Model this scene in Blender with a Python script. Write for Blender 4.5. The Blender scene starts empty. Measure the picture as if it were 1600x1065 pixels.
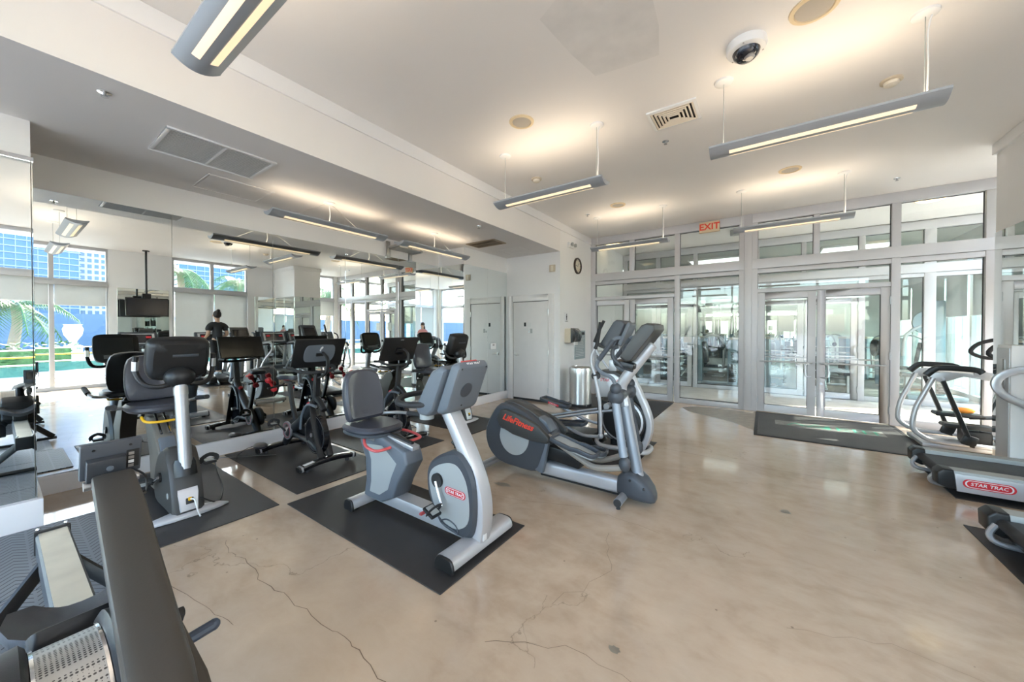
import bpy, bmesh, math, random
from mathutils import Vector, Matrix
random.seed(7)
sc = bpy.context.scene
COL = sc.collection
# ---------------------------------------------------------------- camera (world: +Y runs along the mirror wall, -X towards it)
H = 1.45
cam_d = bpy.data.cameras.new('camera'); cam = bpy.data.objects.new('camera', cam_d); COL.objects.link(cam)
cam_d.sensor_width = 36.0; cam_d.lens = 36.0*565/1600; cam_d.clip_start = 0.05; cam_d.clip_end = 600
cam_d.shift_y = -(532.5-521.6)/1600
cam.location = (0, 0, H)
cam.rotation_euler = (math.radians(90-0.669), 0, math.radians(34.89))
sc.camera = cam
# ---------------------------------------------------------------- world, sun, exposure
w = bpy.data.worlds.new('world'); sc.world = w; w.use_nodes = True
nt = w.node_tree; nt.nodes.clear()
wo = nt.nodes.new('ShaderNodeOutputWorld'); bg = nt.nodes.new('ShaderNodeBackground'); sky = nt.nodes.new('ShaderNodeTexSky')
sky.sky_type = 'NISHITA'; sky.sun_disc = False; sky.sun_elevation = math.radians(42); sky.sun_rotation = math.radians(66); sky.dust_density = 2.0; sky.air_density = 1.0
bg.inputs[1].default_value = 0.8
nt.links.new(sky.outputs[0], bg.inputs[0]); nt.links.new(bg.outputs[0], wo.inputs[0])
sd = bpy.data.lights.new('sun', 'SUN'); sd.energy = 6; sd.angle = math.radians(0.6); sd.color = (1, .95, .86)
sun = bpy.data.objects.new('sun', sd); COL.objects.link(sun)
sun.rotation_euler = Vector((-.914*.743, -.407*.743, -.669)).to_track_quat('-Z', 'Y').to_euler(); sun.location = (8, 14, 12)
vs = sc.view_settings; vs.view_transform = 'Standard'; vs.look = 'None'; vs.gamma = 1; vs.use_curve_mapping = False; vs.exposure = 1.72
sc.cycles.max_bounces = 14; sc.cycles.diffuse_bounces = 6; sc.cycles.glossy_bounces = 8; sc.cycles.transmission_bounces = 10; sc.cycles.transparent_max_bounces = 24
sc.cycles.caustics_reflective = False; sc.cycles.caustics_refractive = False; sc.cycles.sample_clamp_indirect = 6
def portal(loc, size, rot):
    l = bpy.data.lights.new('window_portal', 'AREA'); l.shape = 'RECTANGLE'; l.size, l.size_y = size; l.cycles.is_portal = True
    o = bpy.data.objects.new('window_portal', l); COL.objects.link(o); o.location = loc; o.rotation_euler = rot
for y0, y1 in ((-3., -1.3), (-.12, 1.7), (2.93, 4.75), (6.62, 7.6)):
    portal((3.62, (y0+y1)/2, 1.75), (3.4, y1-y0), (0, math.radians(90), 0))
for x0, x1 in ((-5.1, -2.6), (-2.5, .1), (.2, 3.3)): portal(((x0+x1)/2, -3.42, 1.75), (x1-x0, 3.4), (math.radians(90), 0, 0))  # portals at the added end wall glazing
# ---------------------------------------------------------------- materials
MATS = {}
def mat(name, col, rough=.5, metal=0, bump=0, bscale=40, var=0, vscale=6, coat=0, coatr=.1, emit=None, es=0, spec=.5, trans=0, ior=1.45):
    if name in MATS: return MATS[name]
    m = bpy.data.materials.new(name); m.use_nodes = True; n = m.node_tree; b = n.nodes['Principled BSDF']
    b.inputs['Base Color'].default_value = (*col, 1); b.inputs['Roughness'].default_value = rough; b.inputs['Metallic'].default_value = metal
    b.inputs['Coat Weight'].default_value = coat; b.inputs['Coat Roughness'].default_value = coatr; b.inputs['Specular IOR Level'].default_value = spec
    b.inputs['Transmission Weight'].default_value = trans; b.inputs['IOR'].default_value = ior
    if emit: b.inputs['Emission Color'].default_value = (*emit, 1); b.inputs['Emission Strength'].default_value = es
    tc = n.nodes.new('ShaderNodeTexCoord')
    if var:
        no = n.nodes.new('ShaderNodeTexNoise'); no.inputs['Scale'].default_value = vscale; no.inputs['Detail'].default_value = 5
        mx = n.nodes.new('ShaderNodeMixRGB'); mx.blend_type = 'MULTIPLY'; mx.inputs[0].default_value = 1
        mr = n.nodes.new('ShaderNodeMapRange'); mr.inputs[1].default_value = .3; mr.inputs[2].default_value = .7; mr.inputs[3].default_value = 1-var; mr.inputs[4].default_value = 1+var*.3
        n.links.new(tc.outputs['Object'], no.inputs[0]); n.links.new(no.outputs[0], mr.inputs[0])
        mx.inputs[1].default_value = (*col, 1); n.links.new(mr.outputs[0], mx.inputs[2]); n.links.new(mx.outputs[0], b.inputs['Base Color'])
    if bump:
        nb = n.nodes.new('ShaderNodeTexNoise'); nb.inputs['Scale'].default_value = bscale; nb.inputs['Detail'].default_value = 4
        bp = n.nodes.new('ShaderNodeBump'); bp.inputs['Strength'].default_value = bump; bp.inputs['Distance'].default_value = .004
        n.links.new(tc.outputs['Object'], nb.inputs[0]); n.links.new(nb.outputs[0], bp.inputs['Height']); n.links.new(bp.outputs[0], b.inputs['Normal'])
    MATS[name] = m; return m
def mathn(n, op, a, b=None, clamp=False):
    k = n.nodes.new('ShaderNodeMath'); k.operation = op; k.use_clamp = clamp
    for i, v in enumerate((a, b)):
        if v is None: continue
        if isinstance(v, (int, float)): k.inputs[i].default_value = v
        else: n.links.new(v, k.inputs[i])
    return k.outputs[0]
def glassmat(name, tint=(.965, .985, .975), refl=.55):
    m = bpy.data.materials.new(name); m.use_nodes = True; n = m.node_tree; n.nodes.clear()
    o = n.nodes.new('ShaderNodeOutputMaterial'); t = n.nodes.new('ShaderNodeBsdfTransparent'); t.inputs[0].default_value = (*tint, 1)
    g = n.nodes.new('ShaderNodeBsdfGlossy'); g.inputs[0].default_value = (1, 1, 1, 1); g.inputs['Roughness'].default_value = 0
    f = n.nodes.new('ShaderNodeLayerWeight'); k = mathn(n, 'POWER', f.outputs['Facing'], 5.0)
    k = mathn(n, 'ADD', mathn(n, 'MULTIPLY', k, .9), .035*refl*2, True)
    mx = n.nodes.new('ShaderNodeMixShader'); n.links.new(k, mx.inputs[0]); n.links.new(t.outputs[0], mx.inputs[1]); n.links.new(g.outputs[0], mx.inputs[2]); n.links.new(mx.outputs[0], o.inputs[0])
    MATS[name] = m; return m
WHITE = mat('white_paint', (.86, .85, .835), .55, bump=.05, bscale=60, var=.03, vscale=1.2)
CEIL = mat('ceiling_paint', (.84, .815, .79), .6, bump=.04, bscale=50, var=.03, vscale=.8)
TRIMW = mat('white_gloss_trim', (.82, .82, .83), .35)
DOORP = mat('door_paint', (.80, .775, .75), .45, var=.03)
ALU = mat('painted_aluminium', (.53, .525, .535), .4, .15)
ALU2 = mat('painted_aluminium_dark_gasket', (.05, .05, .055), .6)
GLASS = glassmat('clear_glass'); GLASSG = glassmat('greenish_glass', (.72, .86, .82), .6)
MIRROR = mat('silvered_mirror', (.84, .88, .865), 0.0, 1.0)
MIRROR_E = mat('mirror_edge', (.18, .25, .23), .2)
BLK = mat('black_plastic', (.014, .0138, .014), .38, bump=.08, bscale=300)
BLKG = mat('gloss_black', (.008, .008, .01), .12, coat=.5)
RUB = mat('black_rubber', (.03, .03, .031), .65, bump=.3, bscale=250, var=.2, vscale=5)
MATB = mat('rubber_mat_dark', (.040, .037, .036), .5, bump=.25, bscale=350, var=.25, vscale=3)
DGREY = mat('dark_grey_plastic', (.058, .064, .074), .42, bump=.1, bscale=400)
DGREEN = mat('charcoal_plastic', (.05, .049, .046), .4, bump=.06, bscale=300)
MGREY = mat('mid_grey_plastic', (.13, .148, .17), .4, bump=.06, bscale=300)
LGREY = mat('light_grey_plastic', (.38, .40, .39), .4)
SILV = mat('silver_paint', (.46, .465, .48), .33, .6)
SILVL = mat('pale_silver_paint', (.52, .525, .54), .35, .4)
CHR = mat('polished_chrome', (.8, .8, .81), .12, 1)
STEEL = mat('brushed_steel', (.66, .65, .63), .3, 1, bump=.05, bscale=200)
STEELD = mat('dull_steel', (.38, .37, .36), .4, .9)
VINYL = mat('dark_vinyl', (.05, .052, .065), .32, bump=.15, bscale=200, coat=.2)
RED = mat('red_paint', (.60, .03, .04), .35)
REDL = mat('red_lettering', (.75, .06, .03), .5)
REDC = mat('coral_red_lever', (.62, .10, .10), .35)
YEL = mat('yellow_lever', (.85, .48, .02), .4)
WHT = mat('white_plastic', (.80, .80, .79), .4)
BEIGE = mat('beige_plastic', (.62, .53, .40), .45)
CREAM = mat('cream_plastic', (.75, .68, .56), .45)
PAPER = mat('paper', (.78, .77, .74), .8)
INK = mat('ink', (.03, .03, .03), .7)
SCREEN = mat('dark_screen', (.012, .013, .018), .08, coat=.6, coatr=.03)
BLUEG = mat('blue_black_grip', (.045, .065, .10), .4)
TAN = mat('warm_tan_cover', (.30, .27, .23), .4)
LENS = mat('lamp_lens', (.9, .8, .62), .5, emit=(1, .76, .46), es=.27)
LAMPG = mat('lamp_housing', (.40, .425, .46), .4, .3)
SHADE = mat('roller_shade', (.62, .63, .61), .9, trans=.25)
def floor_material():
    m = bpy.data.materials.new('polished_concrete'); m.use_nodes = True; n = m.node_tree; b = n.nodes['Principled BSDF']; L = n.links.new
    g = n.nodes.new('ShaderNodeNewGeometry')
    def noise(sc_, det, rough=.55, dist=0, sy=1.):
        mp = n.nodes.new('ShaderNodeMapping'); mp.inputs['Scale'].default_value = (1, sy, 1); L(g.outputs['Position'], mp.inputs[0])
        k = n.nodes.new('ShaderNodeTexNoise'); k.inputs['Scale'].default_value = sc_; k.inputs['Detail'].default_value = det; k.inputs['Roughness'].default_value = rough; k.inputs['Distortion'].default_value = dist
        L(mp.outputs[0], k.inputs[0]); return k.outputs[0]
    r = n.nodes.new('ShaderNodeValToRGB'); cr = r.color_ramp
    cr.elements[0].position = .30; cr.elements[0].color = (.40, .285, .19, 1); cr.elements[1].position = .72; cr.elements[1].color = (.63, .515, .395, 1)
    e = cr.elements.new(.5); e.color = (.54, .42, .305, 1)
    a = mathn(n, 'MULTIPLY_ADD', noise(.9, 6, .6, .6), .65); a.node.inputs[2].default_value = 0
    a2 = mathn(n, 'MULTIPLY', noise(5, 6, .65, .3, 1.6), .35); L(mathn(n, 'ADD', a, a2), r.inputs[0])
    # specks and scuffs
    sp = n.nodes.new('ShaderNodeTexVoronoi'); sp.inputs['Scale'].default_value = 7; L(g.outputs['Position'], sp.inputs[0])
    spk = mathn(n, 'LESS_THAN', sp.outputs['Distance'], .045)
    gate = mathn(n, 'GREATER_THAN', noise(1.7, 2), .5); spk = mathn(n, 'MULTIPLY', spk, gate)
    vo = n.nodes.new('ShaderNodeTexVoronoi'); vo.feature = 'DISTANCE_TO_EDGE'; vo.inputs['Scale'].default_value = .55
    wn = n.nodes.new('ShaderNodeTexNoise'); wn.inputs['Scale'].default_value = 2.2; wn.inputs['Detail'].default_value = 6; L(g.outputs['Position'], wn.inputs[0])
    av = n.nodes.new('ShaderNodeVectorMath'); av.operation = 'ADD'; L(g.outputs['Position'], av.inputs[0]); L(wn.outputs['Color'], av.inputs[1]); L(av.outputs[0], vo.inputs[0])
    ck = mathn(n, 'LESS_THAN', vo.outputs['Distance'], .0016); ck = mathn(n, 'MULTIPLY', ck, mathn(n, 'GREATER_THAN', noise(.7, 2), .52))
    dk = mathn(n, 'ADD', mathn(n, 'MULTIPLY', spk, .5), mathn(n, 'MULTIPLY', ck, .35), True)
    mx = n.nodes.new('ShaderNodeMixRGB'); mx.inputs[2].default_value = (.10, .075, .055, 1); L(dk, mx.inputs[0]); L(r.outputs[0], mx.inputs[1]); L(mx.outputs[0], b.inputs['Base Color'])
    b.inputs['Roughness'].default_value = .15
    b.inputs['Coat Weight'].default_value = .3; b.inputs['Coat Roughness'].default_value = .05; b.inputs['Specular IOR Level'].default_value = .55
    return m
def perforated():
    m = mat('perforated_steel', (.60, .60, .58), .35, .8); n = m.node_tree; b = n.nodes['Principled BSDF']; tc = n.nodes.new('ShaderNodeTexCoord'); v = n.nodes.new('ShaderNodeTexVoronoi')
    v.inputs['Scale'].default_value = 130; v.inputs['Randomness'].default_value = 0; n.links.new(tc.outputs['Object'], v.inputs[0]); h = mathn(n, 'LESS_THAN', v.outputs['Distance'], .34)
    x = n.nodes.new('ShaderNodeMixRGB'); x.inputs[1].default_value = (.55, .55, .53, 1); x.inputs[2].default_value = (.10, .10, .10, 1); n.links.new(h, x.inputs[0]); n.links.new(x.outputs[0], b.inputs['Base Color']); return m
PERF = perforated()
FLOORM = floor_material()
def chevron_material():
    m = bpy.data.materials.new('chevron_rubber_tile'); m.use_nodes = True; n = m.node_tree; b = n.nodes['Principled BSDF']; L = n.links.new
    g = n.nodes.new('ShaderNodeNewGeometry'); s = n.nodes.new('ShaderNodeSeparateXYZ'); L(g.outputs['Position'], s.inputs[0])
    z = mathn(n, 'PINGPONG', s.outputs[1], .058); u = mathn(n, 'MULTIPLY', mathn(n, 'ADD', mathn(n, 'MULTIPLY', z, 1.15), s.outputs[0]), 1/.05)
    fr = mathn(n, 'FRACT', u); groove = mathn(n, 'LESS_THAN', fr, .19)
    edge = mathn(n, 'LESS_THAN', z, .006); groove = mathn(n, 'MULTIPLY', groove, mathn(n, 'SUBTRACT', 1, edge))
    mx = n.nodes.new('ShaderNodeMixRGB'); mx.inputs[1].default_value = (.17, .185, .20, 1); mx.inputs[2].default_value = (.02, .022, .025, 1); L(groove, mx.inputs[0]); L(mx.outputs[0], b.inputs['Base Color'])
    b.inputs['Roughness'].default_value = .5
    bp = n.nodes.new('ShaderNodeBump'); bp.invert = True; bp.inputs['Strength'].default_value = .6; bp.inputs['Distance'].default_value = .004; L(groove, bp.inputs['Height']); L(bp.outputs[0], b.inputs['Normal'])
    return m
CHEV = chevron_material()
# ---------------------------------------------------------------- mesh helpers
def rot_to(d):
    return Vector((0, 0, 1)).rotation_difference(Vector(d).normalized()).to_matrix()
def rot(ax, deg): return Matrix.Rotation(math.radians(deg), 3, ax)
class MB:
    def __init__(s): s.v = []; s.f = []
    def add(s, vs, fs):
        o = len(s.v); s.v += [tuple(x) for x in vs]; s.f += [tuple(i+o for i in q) for q in fs]; return s
    def box(s, c, d, R=None):
        c = Vector(c); R = R or Matrix.Identity(3)
        vs = [c + R @ Vector((a*d[0]/2, b*d[1]/2, e*d[2]/2)) for a in (-1, 1) for b in (-1, 1) for e in (-1, 1)]
        return s.add(vs, [(0, 1, 3, 2), (4, 6, 7, 5), (0, 4, 5, 1), (2, 3, 7, 6), (0, 2, 6, 4), (1, 5, 7, 3)])
    def bb(s, x0, x1, y0, y1, z0, z1): return s.box(((x0+x1)/2, (y0+y1)/2, (z0+z1)/2), (abs(x1-x0), abs(y1-y0), abs(z1-z0)))
    def prism(s, poly, a, b, ax='y', ins=0):
        # polygon in the two other axes, pushed from a to b along ax; ins shrinks the end caps a little (soft edges)
        def P(u, v, t): return {'y': (u, t, v), 'x': (t, u, v), 'z': (u, v, t)}[ax]
        n = len(poly); cu = sum(p[0] for p in poly)/n; cv = sum(p[1] for p in poly)/n
        def ring(t, k): return [P(cu+(u-cu)*k, cv+(v-cv)*k, t) for u, v in poly]
        r = max(max(abs(p[0]-cu), abs(p[1]-cv)) for p in poly)
        if ins: k = 1-ins/r; q = math.copysign(ins, b-a); rs = [ring(a, k), ring(a+q, 1), ring(b-q, 1), ring(b, k)]
        else: rs = [ring(a, 1), ring(b, 1)]
        return s.loft(rs)
    def loft(s, rings, caps=True, closed=True):
        n = len(rings[0]); vs = [p for r in rings for p in r]; fs = []
        for i in range(len(rings)-1):
            for j in range(n if closed else n-1):
                k = (j+1) % n; fs.append((i*n+j, i*n+k, (i+1)*n+k, (i+1)*n+j))
        if caps and closed: fs.append(tuple(range(n))[::-1]); fs.append(tuple((len(rings)-1)*n+j for j in range(n)))
        return s.add(vs, fs)
    def tube(s, pts, r, n=10, sm=0, closed=False, sq=None):
        # sweep; r a number or one per point; sm Catmull-Rom steps per span; sq=(w,h) gives a rounded flat section
        P = [Vector(p) for p in pts]; R = list(r) if isinstance(r, (list, tuple)) else [r]*len(P)
        if sm:
            Q = []; RR = []; m = len(P)
            for i in range(m if closed else m-1):
                g = (lambda k: P[k % m]) if closed else (lambda k: P[min(max(k, 0), m-1)])
                a, b, c, d = g(i-1), g(i), g(i+1), g(i+2)
                for q in range(sm):
                    t = q/sm; Q.append(.5*(2*b+(c-a)*t+(2*a-5*b+4*c-d)*t*t+(3*b-3*c+d-a)*t**3)); RR.append(R[i]*(1-t)+R[(i+1) % m]*t)
            if not closed: Q.append(P[-1]); RR.append(R[-1])
            P, R = Q, RR
        m = len(P); T = []
        for i in range(m):
            a = P[(i-1) % m] if (closed or i) else P[0]; b = P[(i+1) % m] if (closed or i < m-1) else P[-1]; T.append((b-a).normalized() if (b-a).length else Vector((0, 0, 1)))
        up = Vector((0, 0, 1)) if abs(T[0].z) < .9 else Vector((0, 1, 0))
        u = T[0].cross(up).normalized(); rings = []
        for i in range(m):
            u = (u - T[i]*u.dot(T[i])).normalized(); v = T[i].cross(u)
            if sq: rings.append([P[i]+u*sq[0]*R[i]*cs(math.cos(2*math.pi*(j+.5)/n))+v*sq[1]*R[i]*cs(math.sin(2*math.pi*(j+.5)/n)) for j in range(n)])
            else: rings.append([P[i]+u*R[i]*math.cos(2*math.pi*j/n)+v*R[i]*math.sin(2*math.pi*j/n) for j in range(n)])
        if closed: rings.append(rings[0])
        return s.loft(rings, caps=not closed)
    def ring(s, prof, c=(0, 0, 0), ax='z', n=24): return s.lathe(list(prof)+[prof[0]], c, ax, n, None, False)
    def lathe(s, prof, c=(0, 0, 0), ax='z', n=24, R=None, caps=True):
        R = R or {'z': Matrix.Identity(3), 'x': rot('Y', 90), 'y': rot('X', -90)}[ax]; c = Vector(c)
        rings = [[c+R @ Vector((max(r, 1e-4)*math.cos(2*math.pi*j/n), max(r, 1e-4)*math.sin(2*math.pi*j/n), z)) for j in range(n)] for r, z in prof]
        return s.loft(rings, caps)
    def cyl(s, c, r, h, ax='z', n=20, R=None): return s.lathe([(r, -h/2), (r, h/2)], c, ax, n, R)
    def ball(s, c, r, n=14, R=None):
        r = r if isinstance(r, (tuple, list)) else (r, r, r); R = R or Matrix.Identity(3); c = Vector(c); m = n//2
        rings = [[c+R @ Vector((r[0]*max(math.sin(math.pi*i/m), 1e-3)*math.cos(2*math.pi*j/n), r[1]*max(math.sin(math.pi*i/m), 1e-3)*math.sin(2*math.pi*j/n), -r[2]*math.cos(math.pi*i/m))) for j in range(n)] for i in range(m+1)]
        return s.loft(rings)
def cs(t): return math.copysign(abs(t)**.45, t)
def obj(name, mb, m, parent=None, bev=0, seg=2, smooth=35):
    me = bpy.data.meshes.new(name); me.from_pydata(mb.v, [], mb.f)
    bm = bmesh.new(); bm.from_mesh(me); bmesh.ops.remove_doubles(bm, verts=bm.verts, dist=1e-5); bmesh.ops.recalc_face_normals(bm, faces=bm.faces)
    if bev:
        es = [e for e in bm.edges if len(e.link_faces) == 2 and e.calc_face_angle(0) > .6]
        bmesh.ops.bevel(bm, geom=es, offset=bev, segments=seg, affect='EDGES', clamp_overlap=True, profile=.6)
    bm.to_mesh(me); bm.free()
    if smooth:
        for p in me.polygons: p.use_smooth = True
        me.set_sharp_from_angle(angle=math.radians(smooth))
    me.materials.append(m); o = bpy.data.objects.new(name, me); COL.objects.link(o)
    if parent: o.parent = parent
    return o
def empty(name, loc=(0, 0, 0), rz=0):
    o = bpy.data.objects.new(name, None); COL.objects.link(o); o.location = loc; o.rotation_euler = (0, 0, rz); o.empty_display_size = .1; return o
def tag(o, label=None, cat=None, group=None, kind=None):
    for k, v in (('label', label), ('category', cat), ('group', group), ('kind', kind)):
        if v: o[k] = v
    return o
def thing(name, label, cat, loc=(0, 0, 0), rz=0, group=None): return tag(empty(name, loc, rz), label, cat, group)
def struct(name, label=None, cat=None, loc=(0, 0, 0)): return tag(empty(name, loc), label, cat, kind='structure')
def sobj(name, mb, m, label=None, cat=None, **k): return tag(obj(name, mb, m, **k), label, cat, kind='structure')
def copy_tree(o, parent=None):
    c = o.copy(); COL.objects.link(c)
    if parent: c.parent = parent
    for ch in list(o.children): copy_tree(ch, c)
    return c
def text(name, body, size, m, parent, M4, ext=.0015, shear=0, bold=0, space=1, align='CENTER'):
    cu = bpy.data.curves.new(name, 'FONT'); cu.body = body; cu.size = size; cu.extrude = ext; cu.shear = shear; cu.offset = bold; cu.space_character = space
    cu.align_x = align; cu.align_y = 'CENTER'; cu.resolution_u = 3
    t = bpy.data.objects.new(name, cu); me = bpy.data.meshes.new_from_object(t); me.materials.clear(); me.materials.append(m)
    bpy.data.objects.remove(t); o = bpy.data.objects.new(name, me); COL.objects.link(o); o.parent = parent; o.matrix_local = M4; return o
def frame4(o, x, y):
    # matrix with origin o, local x along x and local y along y
    x = Vector(x).normalized(); y = Vector(y); y = (y-x*y.dot(x)).normalized(); z = x.cross(y)
    return Matrix(((x.x, y.x, z.x, o[0]), (x.y, y.y, z.y, o[1]), (x.z, y.z, z.z, o[2]), (0, 0, 0, 1)))
# ================================================================ ROOM SHELL
ZC, ZS = 3.515, 2.966           # main ceiling, soffit
XB, XM, XK, XP = -3.24, -5.16, -4.5, -4.38   # beam face, mirror wall, block front, pilaster front
YG, YD, XR, YN = 7.78, 6.27, 3.5, -3.3
flo = sobj('floor', MB().bb(-5.5, 3.75, YN-.2, YG+.06, -.12, 0), FLOORM, 'polished beige concrete floor with hairline cracks', 'floor', smooth=0)
def ribbon(pts, w, z=.0006):
    b = MB(); P = [Vector((x, y, z)) for x, y in pts]; L = []
    for i, p in enumerate(P):
        d = (P[min(i+1, len(P)-1)]-P[max(i-1, 0)]).normalized(); n = Vector((-d.y, d.x, 0)); k = w*(.6+.6*random.random()); L += [p+n*k/2, p-n*k/2]
    return b.add(L, [(2*i, 2*i+1, 2*i+3, 2*i+2) for i in range(len(P)-1)])
CRK = mat('crack_dirt', (.20, .145, .10), .8); STN = mat('worn_concrete', (.30, .26, .20), .35, var=.3, vscale=9)
def wander(pts, amp, k):
    out = []
    for (a, b) in zip(pts, pts[1:]):
        for i in range(k): t = i/k; out.append((a[0]+(b[0]-a[0])*t+random.gauss(0, amp), a[1]+(b[1]-a[1])*t+random.gauss(0, amp)))
    return out+[pts[-1]]
for pts, wd, am in (([(-3.03, .9), (-2.85, .86), (-2.69, .9), (-2.4, .87), (-2.1, .9), (-1.7, .92), (-1.5, .94), (-1.2, .90), (-.9, .86)], .0038, .008), ([(-2.87, .54), (-2.4, .62), (-2.13, .66)], .003, .006),
                    ([(-1.08, 1.29), (-.74, 1.48), (-.3, 1.5)], .003, .01), ([(-.9, 1.7), (-.75, 2.1), (-.9, 2.5)], .002, .012), ([(.1, 2.2), (.5, 2.35), (1.0, 2.3)], .002, .01), ([(-2.2, 2.45), (-1.7, 2.55), (-1.2, 2.75)], .003, .008), ([(-1.2, 2.6), (-1., 2.75), (-.6, 2.7)], .002, .01)):
    obj('crack', ribbon(wander(pts, am, 5), wd), CRK, flo, smooth=0)
for pts in ([(-1.0, 4.68), (.04, 4.62), (1.3, 4.66)], [(-3.2, 5.0), (-1.2, 4.9)]):
    obj('saw_cut_joint', ribbon(wander(pts, .002, 12), .007), CRK, flo, smooth=0)
obj('worn_patch', MB().add([(x, y, .0005) for x, y in ((-1.25, 7.35), (-1.1, 7.05), (-.75, 6.85), (-.4, 6.62), (-.12, 6.25), (-.1, 6.9), (-.12, 7.6), (-.7, 7.62), (-1.1, 7.6))], [tuple(range(9))]), STN, flo, smooth=0)
for x, y, r, k in ((-1.0, .93, .10, .35), (-2.95, 5.55, .22, .5), (-2.0, 2.72, .12, .4), (.15, 3.6, .05, 1), (-.55, 1.6, .04, .6)):
    n = 14; obj('scuff', MB().add([(x+r*math.cos(6.283*i/n)*random.uniform(.5, 1), y+k*r*math.sin(6.283*i/n)*random.uniform(.5, 1), .0007) for i in range(n)], [tuple(range(n))]), STN, flo, smooth=0)
sobj('ceiling', MB().bb(XB, 3.75, YN-.2, YG+.06, ZC, ZC+.25), CEIL, 'flat white main ceiling', 'ceiling', smooth=0)
sobj('ceiling', MB().bb(-5.5, XB, YN-.2, YD, ZS, ZC+.25), CEIL, 'white dropped soffit above the mirror wall', 'ceiling', smooth=0)
sobj('trim_1', MB().bb(XB, XB+.018, YN, YG, 3.372, ZC-.001), WHITE, 'shallow white band along the top of the beam', 'trim', bev=.003)
# mirror wall
wl = sobj('wall_left', MB().bb(-5.5, XM-.008, YN, YD, 0, ZS), WHITE, 'long white wall faced with tall mirrors', 'wall', smooth=0)
pl = sobj('wall_left_pilaster', MB().bb(XM-.01, XP-.008, -1.0, .166, 0, ZS), WHITE, 'white pilaster faced with a mirror', 'wall', smooth=0)
bk = sobj('wall_left_block', MB().bb(XM-.01, XK-.008, 4.928, YD, 0, ZS), WHITE, 'projecting mirrored block beside the white door', 'wall', smooth=0)
def mirror(parent, a, b, z0, z1, x=None, y=None, sgn=1):
    # sgn: which way the silvered face looks
    t = .006
    g = MB().bb(x-sgn*t, x, a+.0015, b-.0015, z0, z1) if x is not None else MB().bb(a+.0015, b-.0015, y-sgn*t, y, z0, z1)
    return obj('mirror_panel', g, MIRROR, parent, bev=.0012, seg=1, smooth=0)
ys = [.17, 1.092, 2.052, 3.028, 3.985, 4.92]
for a, b in zip(ys, ys[1:]): mirror(wl, a, b, .17, 2.672, x=XM)
ys = [-3.3, -2.2, -1.0]
for a, b in zip(ys, ys[1:]): mirror(wl, a, b, .17, 2.672, x=XM)
for a, b in ((-1.0, -.4), (-.4, .166)): mirror(pl, a, b, .215, 2.672, x=XP)
mirror(pl, XM, XP, .215, 2.672, y=.174)
mirror(bk, 4.92, 5.6, .165, 2.655, x=XK); mirror(bk, 5.6, YD-.004, .165, 2.655, x=XK); mirror(bk, XM+.002, XK-.004, .165, 2.655, y=4.92, sgn=-1)
obj('mirror_top_channel', MB().bb(XP-.03, XP+.012, -1.0, .178, 2.672, 2.70), CHR, pl)
sobj('baseboard_left', MB().bb(XM-.02, XM+.018, .17, 4.925, 0, .166).bb(XM-.02, XM+.018, YN, -1.0, 0, .166), TRIMW, 'tall white baseboard under the mirrors', 'baseboard', bev=.004)
sobj('baseboard_left_pilaster', MB().bb(XM, XP+.03, -1.02, .20, 0, .21), TRIMW, 'tall white baseboard around the mirrored pilaster', 'baseboard', bev=.006)
sobj('baseboard_left_block', MB().bb(XM, XK+.018, 4.9, YD, 0, .16), TRIMW, 'white baseboard under the mirrored block', 'baseboard', bev=.004)
# door wall and clock wall
we = sobj('wall_end', MB().bb(-5.5, XB, YD, YG+.1, 0, ZC), WHITE, 'white wall with a plain door and a wall clock', 'wall', smooth=0)
d1 = struct('door_1', 'plain off-white door in a wooden casing beside the mirror', 'door', (-3.91, YD, 0))
c = MB()
for x0, x1, z0, z1 in ((-.545, -.425, 0, 2.16), (.425, .545, 0, 2.16), (-.425, .425, 2.03, 2.16)): c.bb(x0, x1, -.03, .0, z0, z1)
obj('casing', c, DOORP, d1, bev=.006); lf = obj('leaf', MB().bb(-.415, .415, -.014, .0, .045, 2.02), DOORP, d1, bev=.003)
obj('door_gap', MB().bb(-.424, .424, -.004, -.0005, .0, 2.03), INK, d1)
hd = obj('lever_handle', MB().cyl((-.35, -.03, .93), .028, .03, 'y').tube([(-.35, -.05, .93), (-.35, -.068, .93), (-.33, -.072, .93), (-.245, -.07, .928)], .010, 8, 4), STEEL, d1)
for z in (.25, 1.0, 1.8): obj('hinge', MB().cyl((.42, -.022, z), .012, .11), STEEL, d1)
for x0, x1, z0, z1, m in ((-.15, -.10, 1.52, 1.60, INK), (-.075, .03, 1.50, 1.60, PAPER), (-.15, -.03, 1.44, 1.485, PAPER), (-.045, -.01, 1.385, 1.43, STEELD), (-.0, .05, 1.38, 1.47, LGREY)):
    obj('notice', MB().bb(x0, x1, -.0165, -.013, z0, z1), m, d1)
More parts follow.
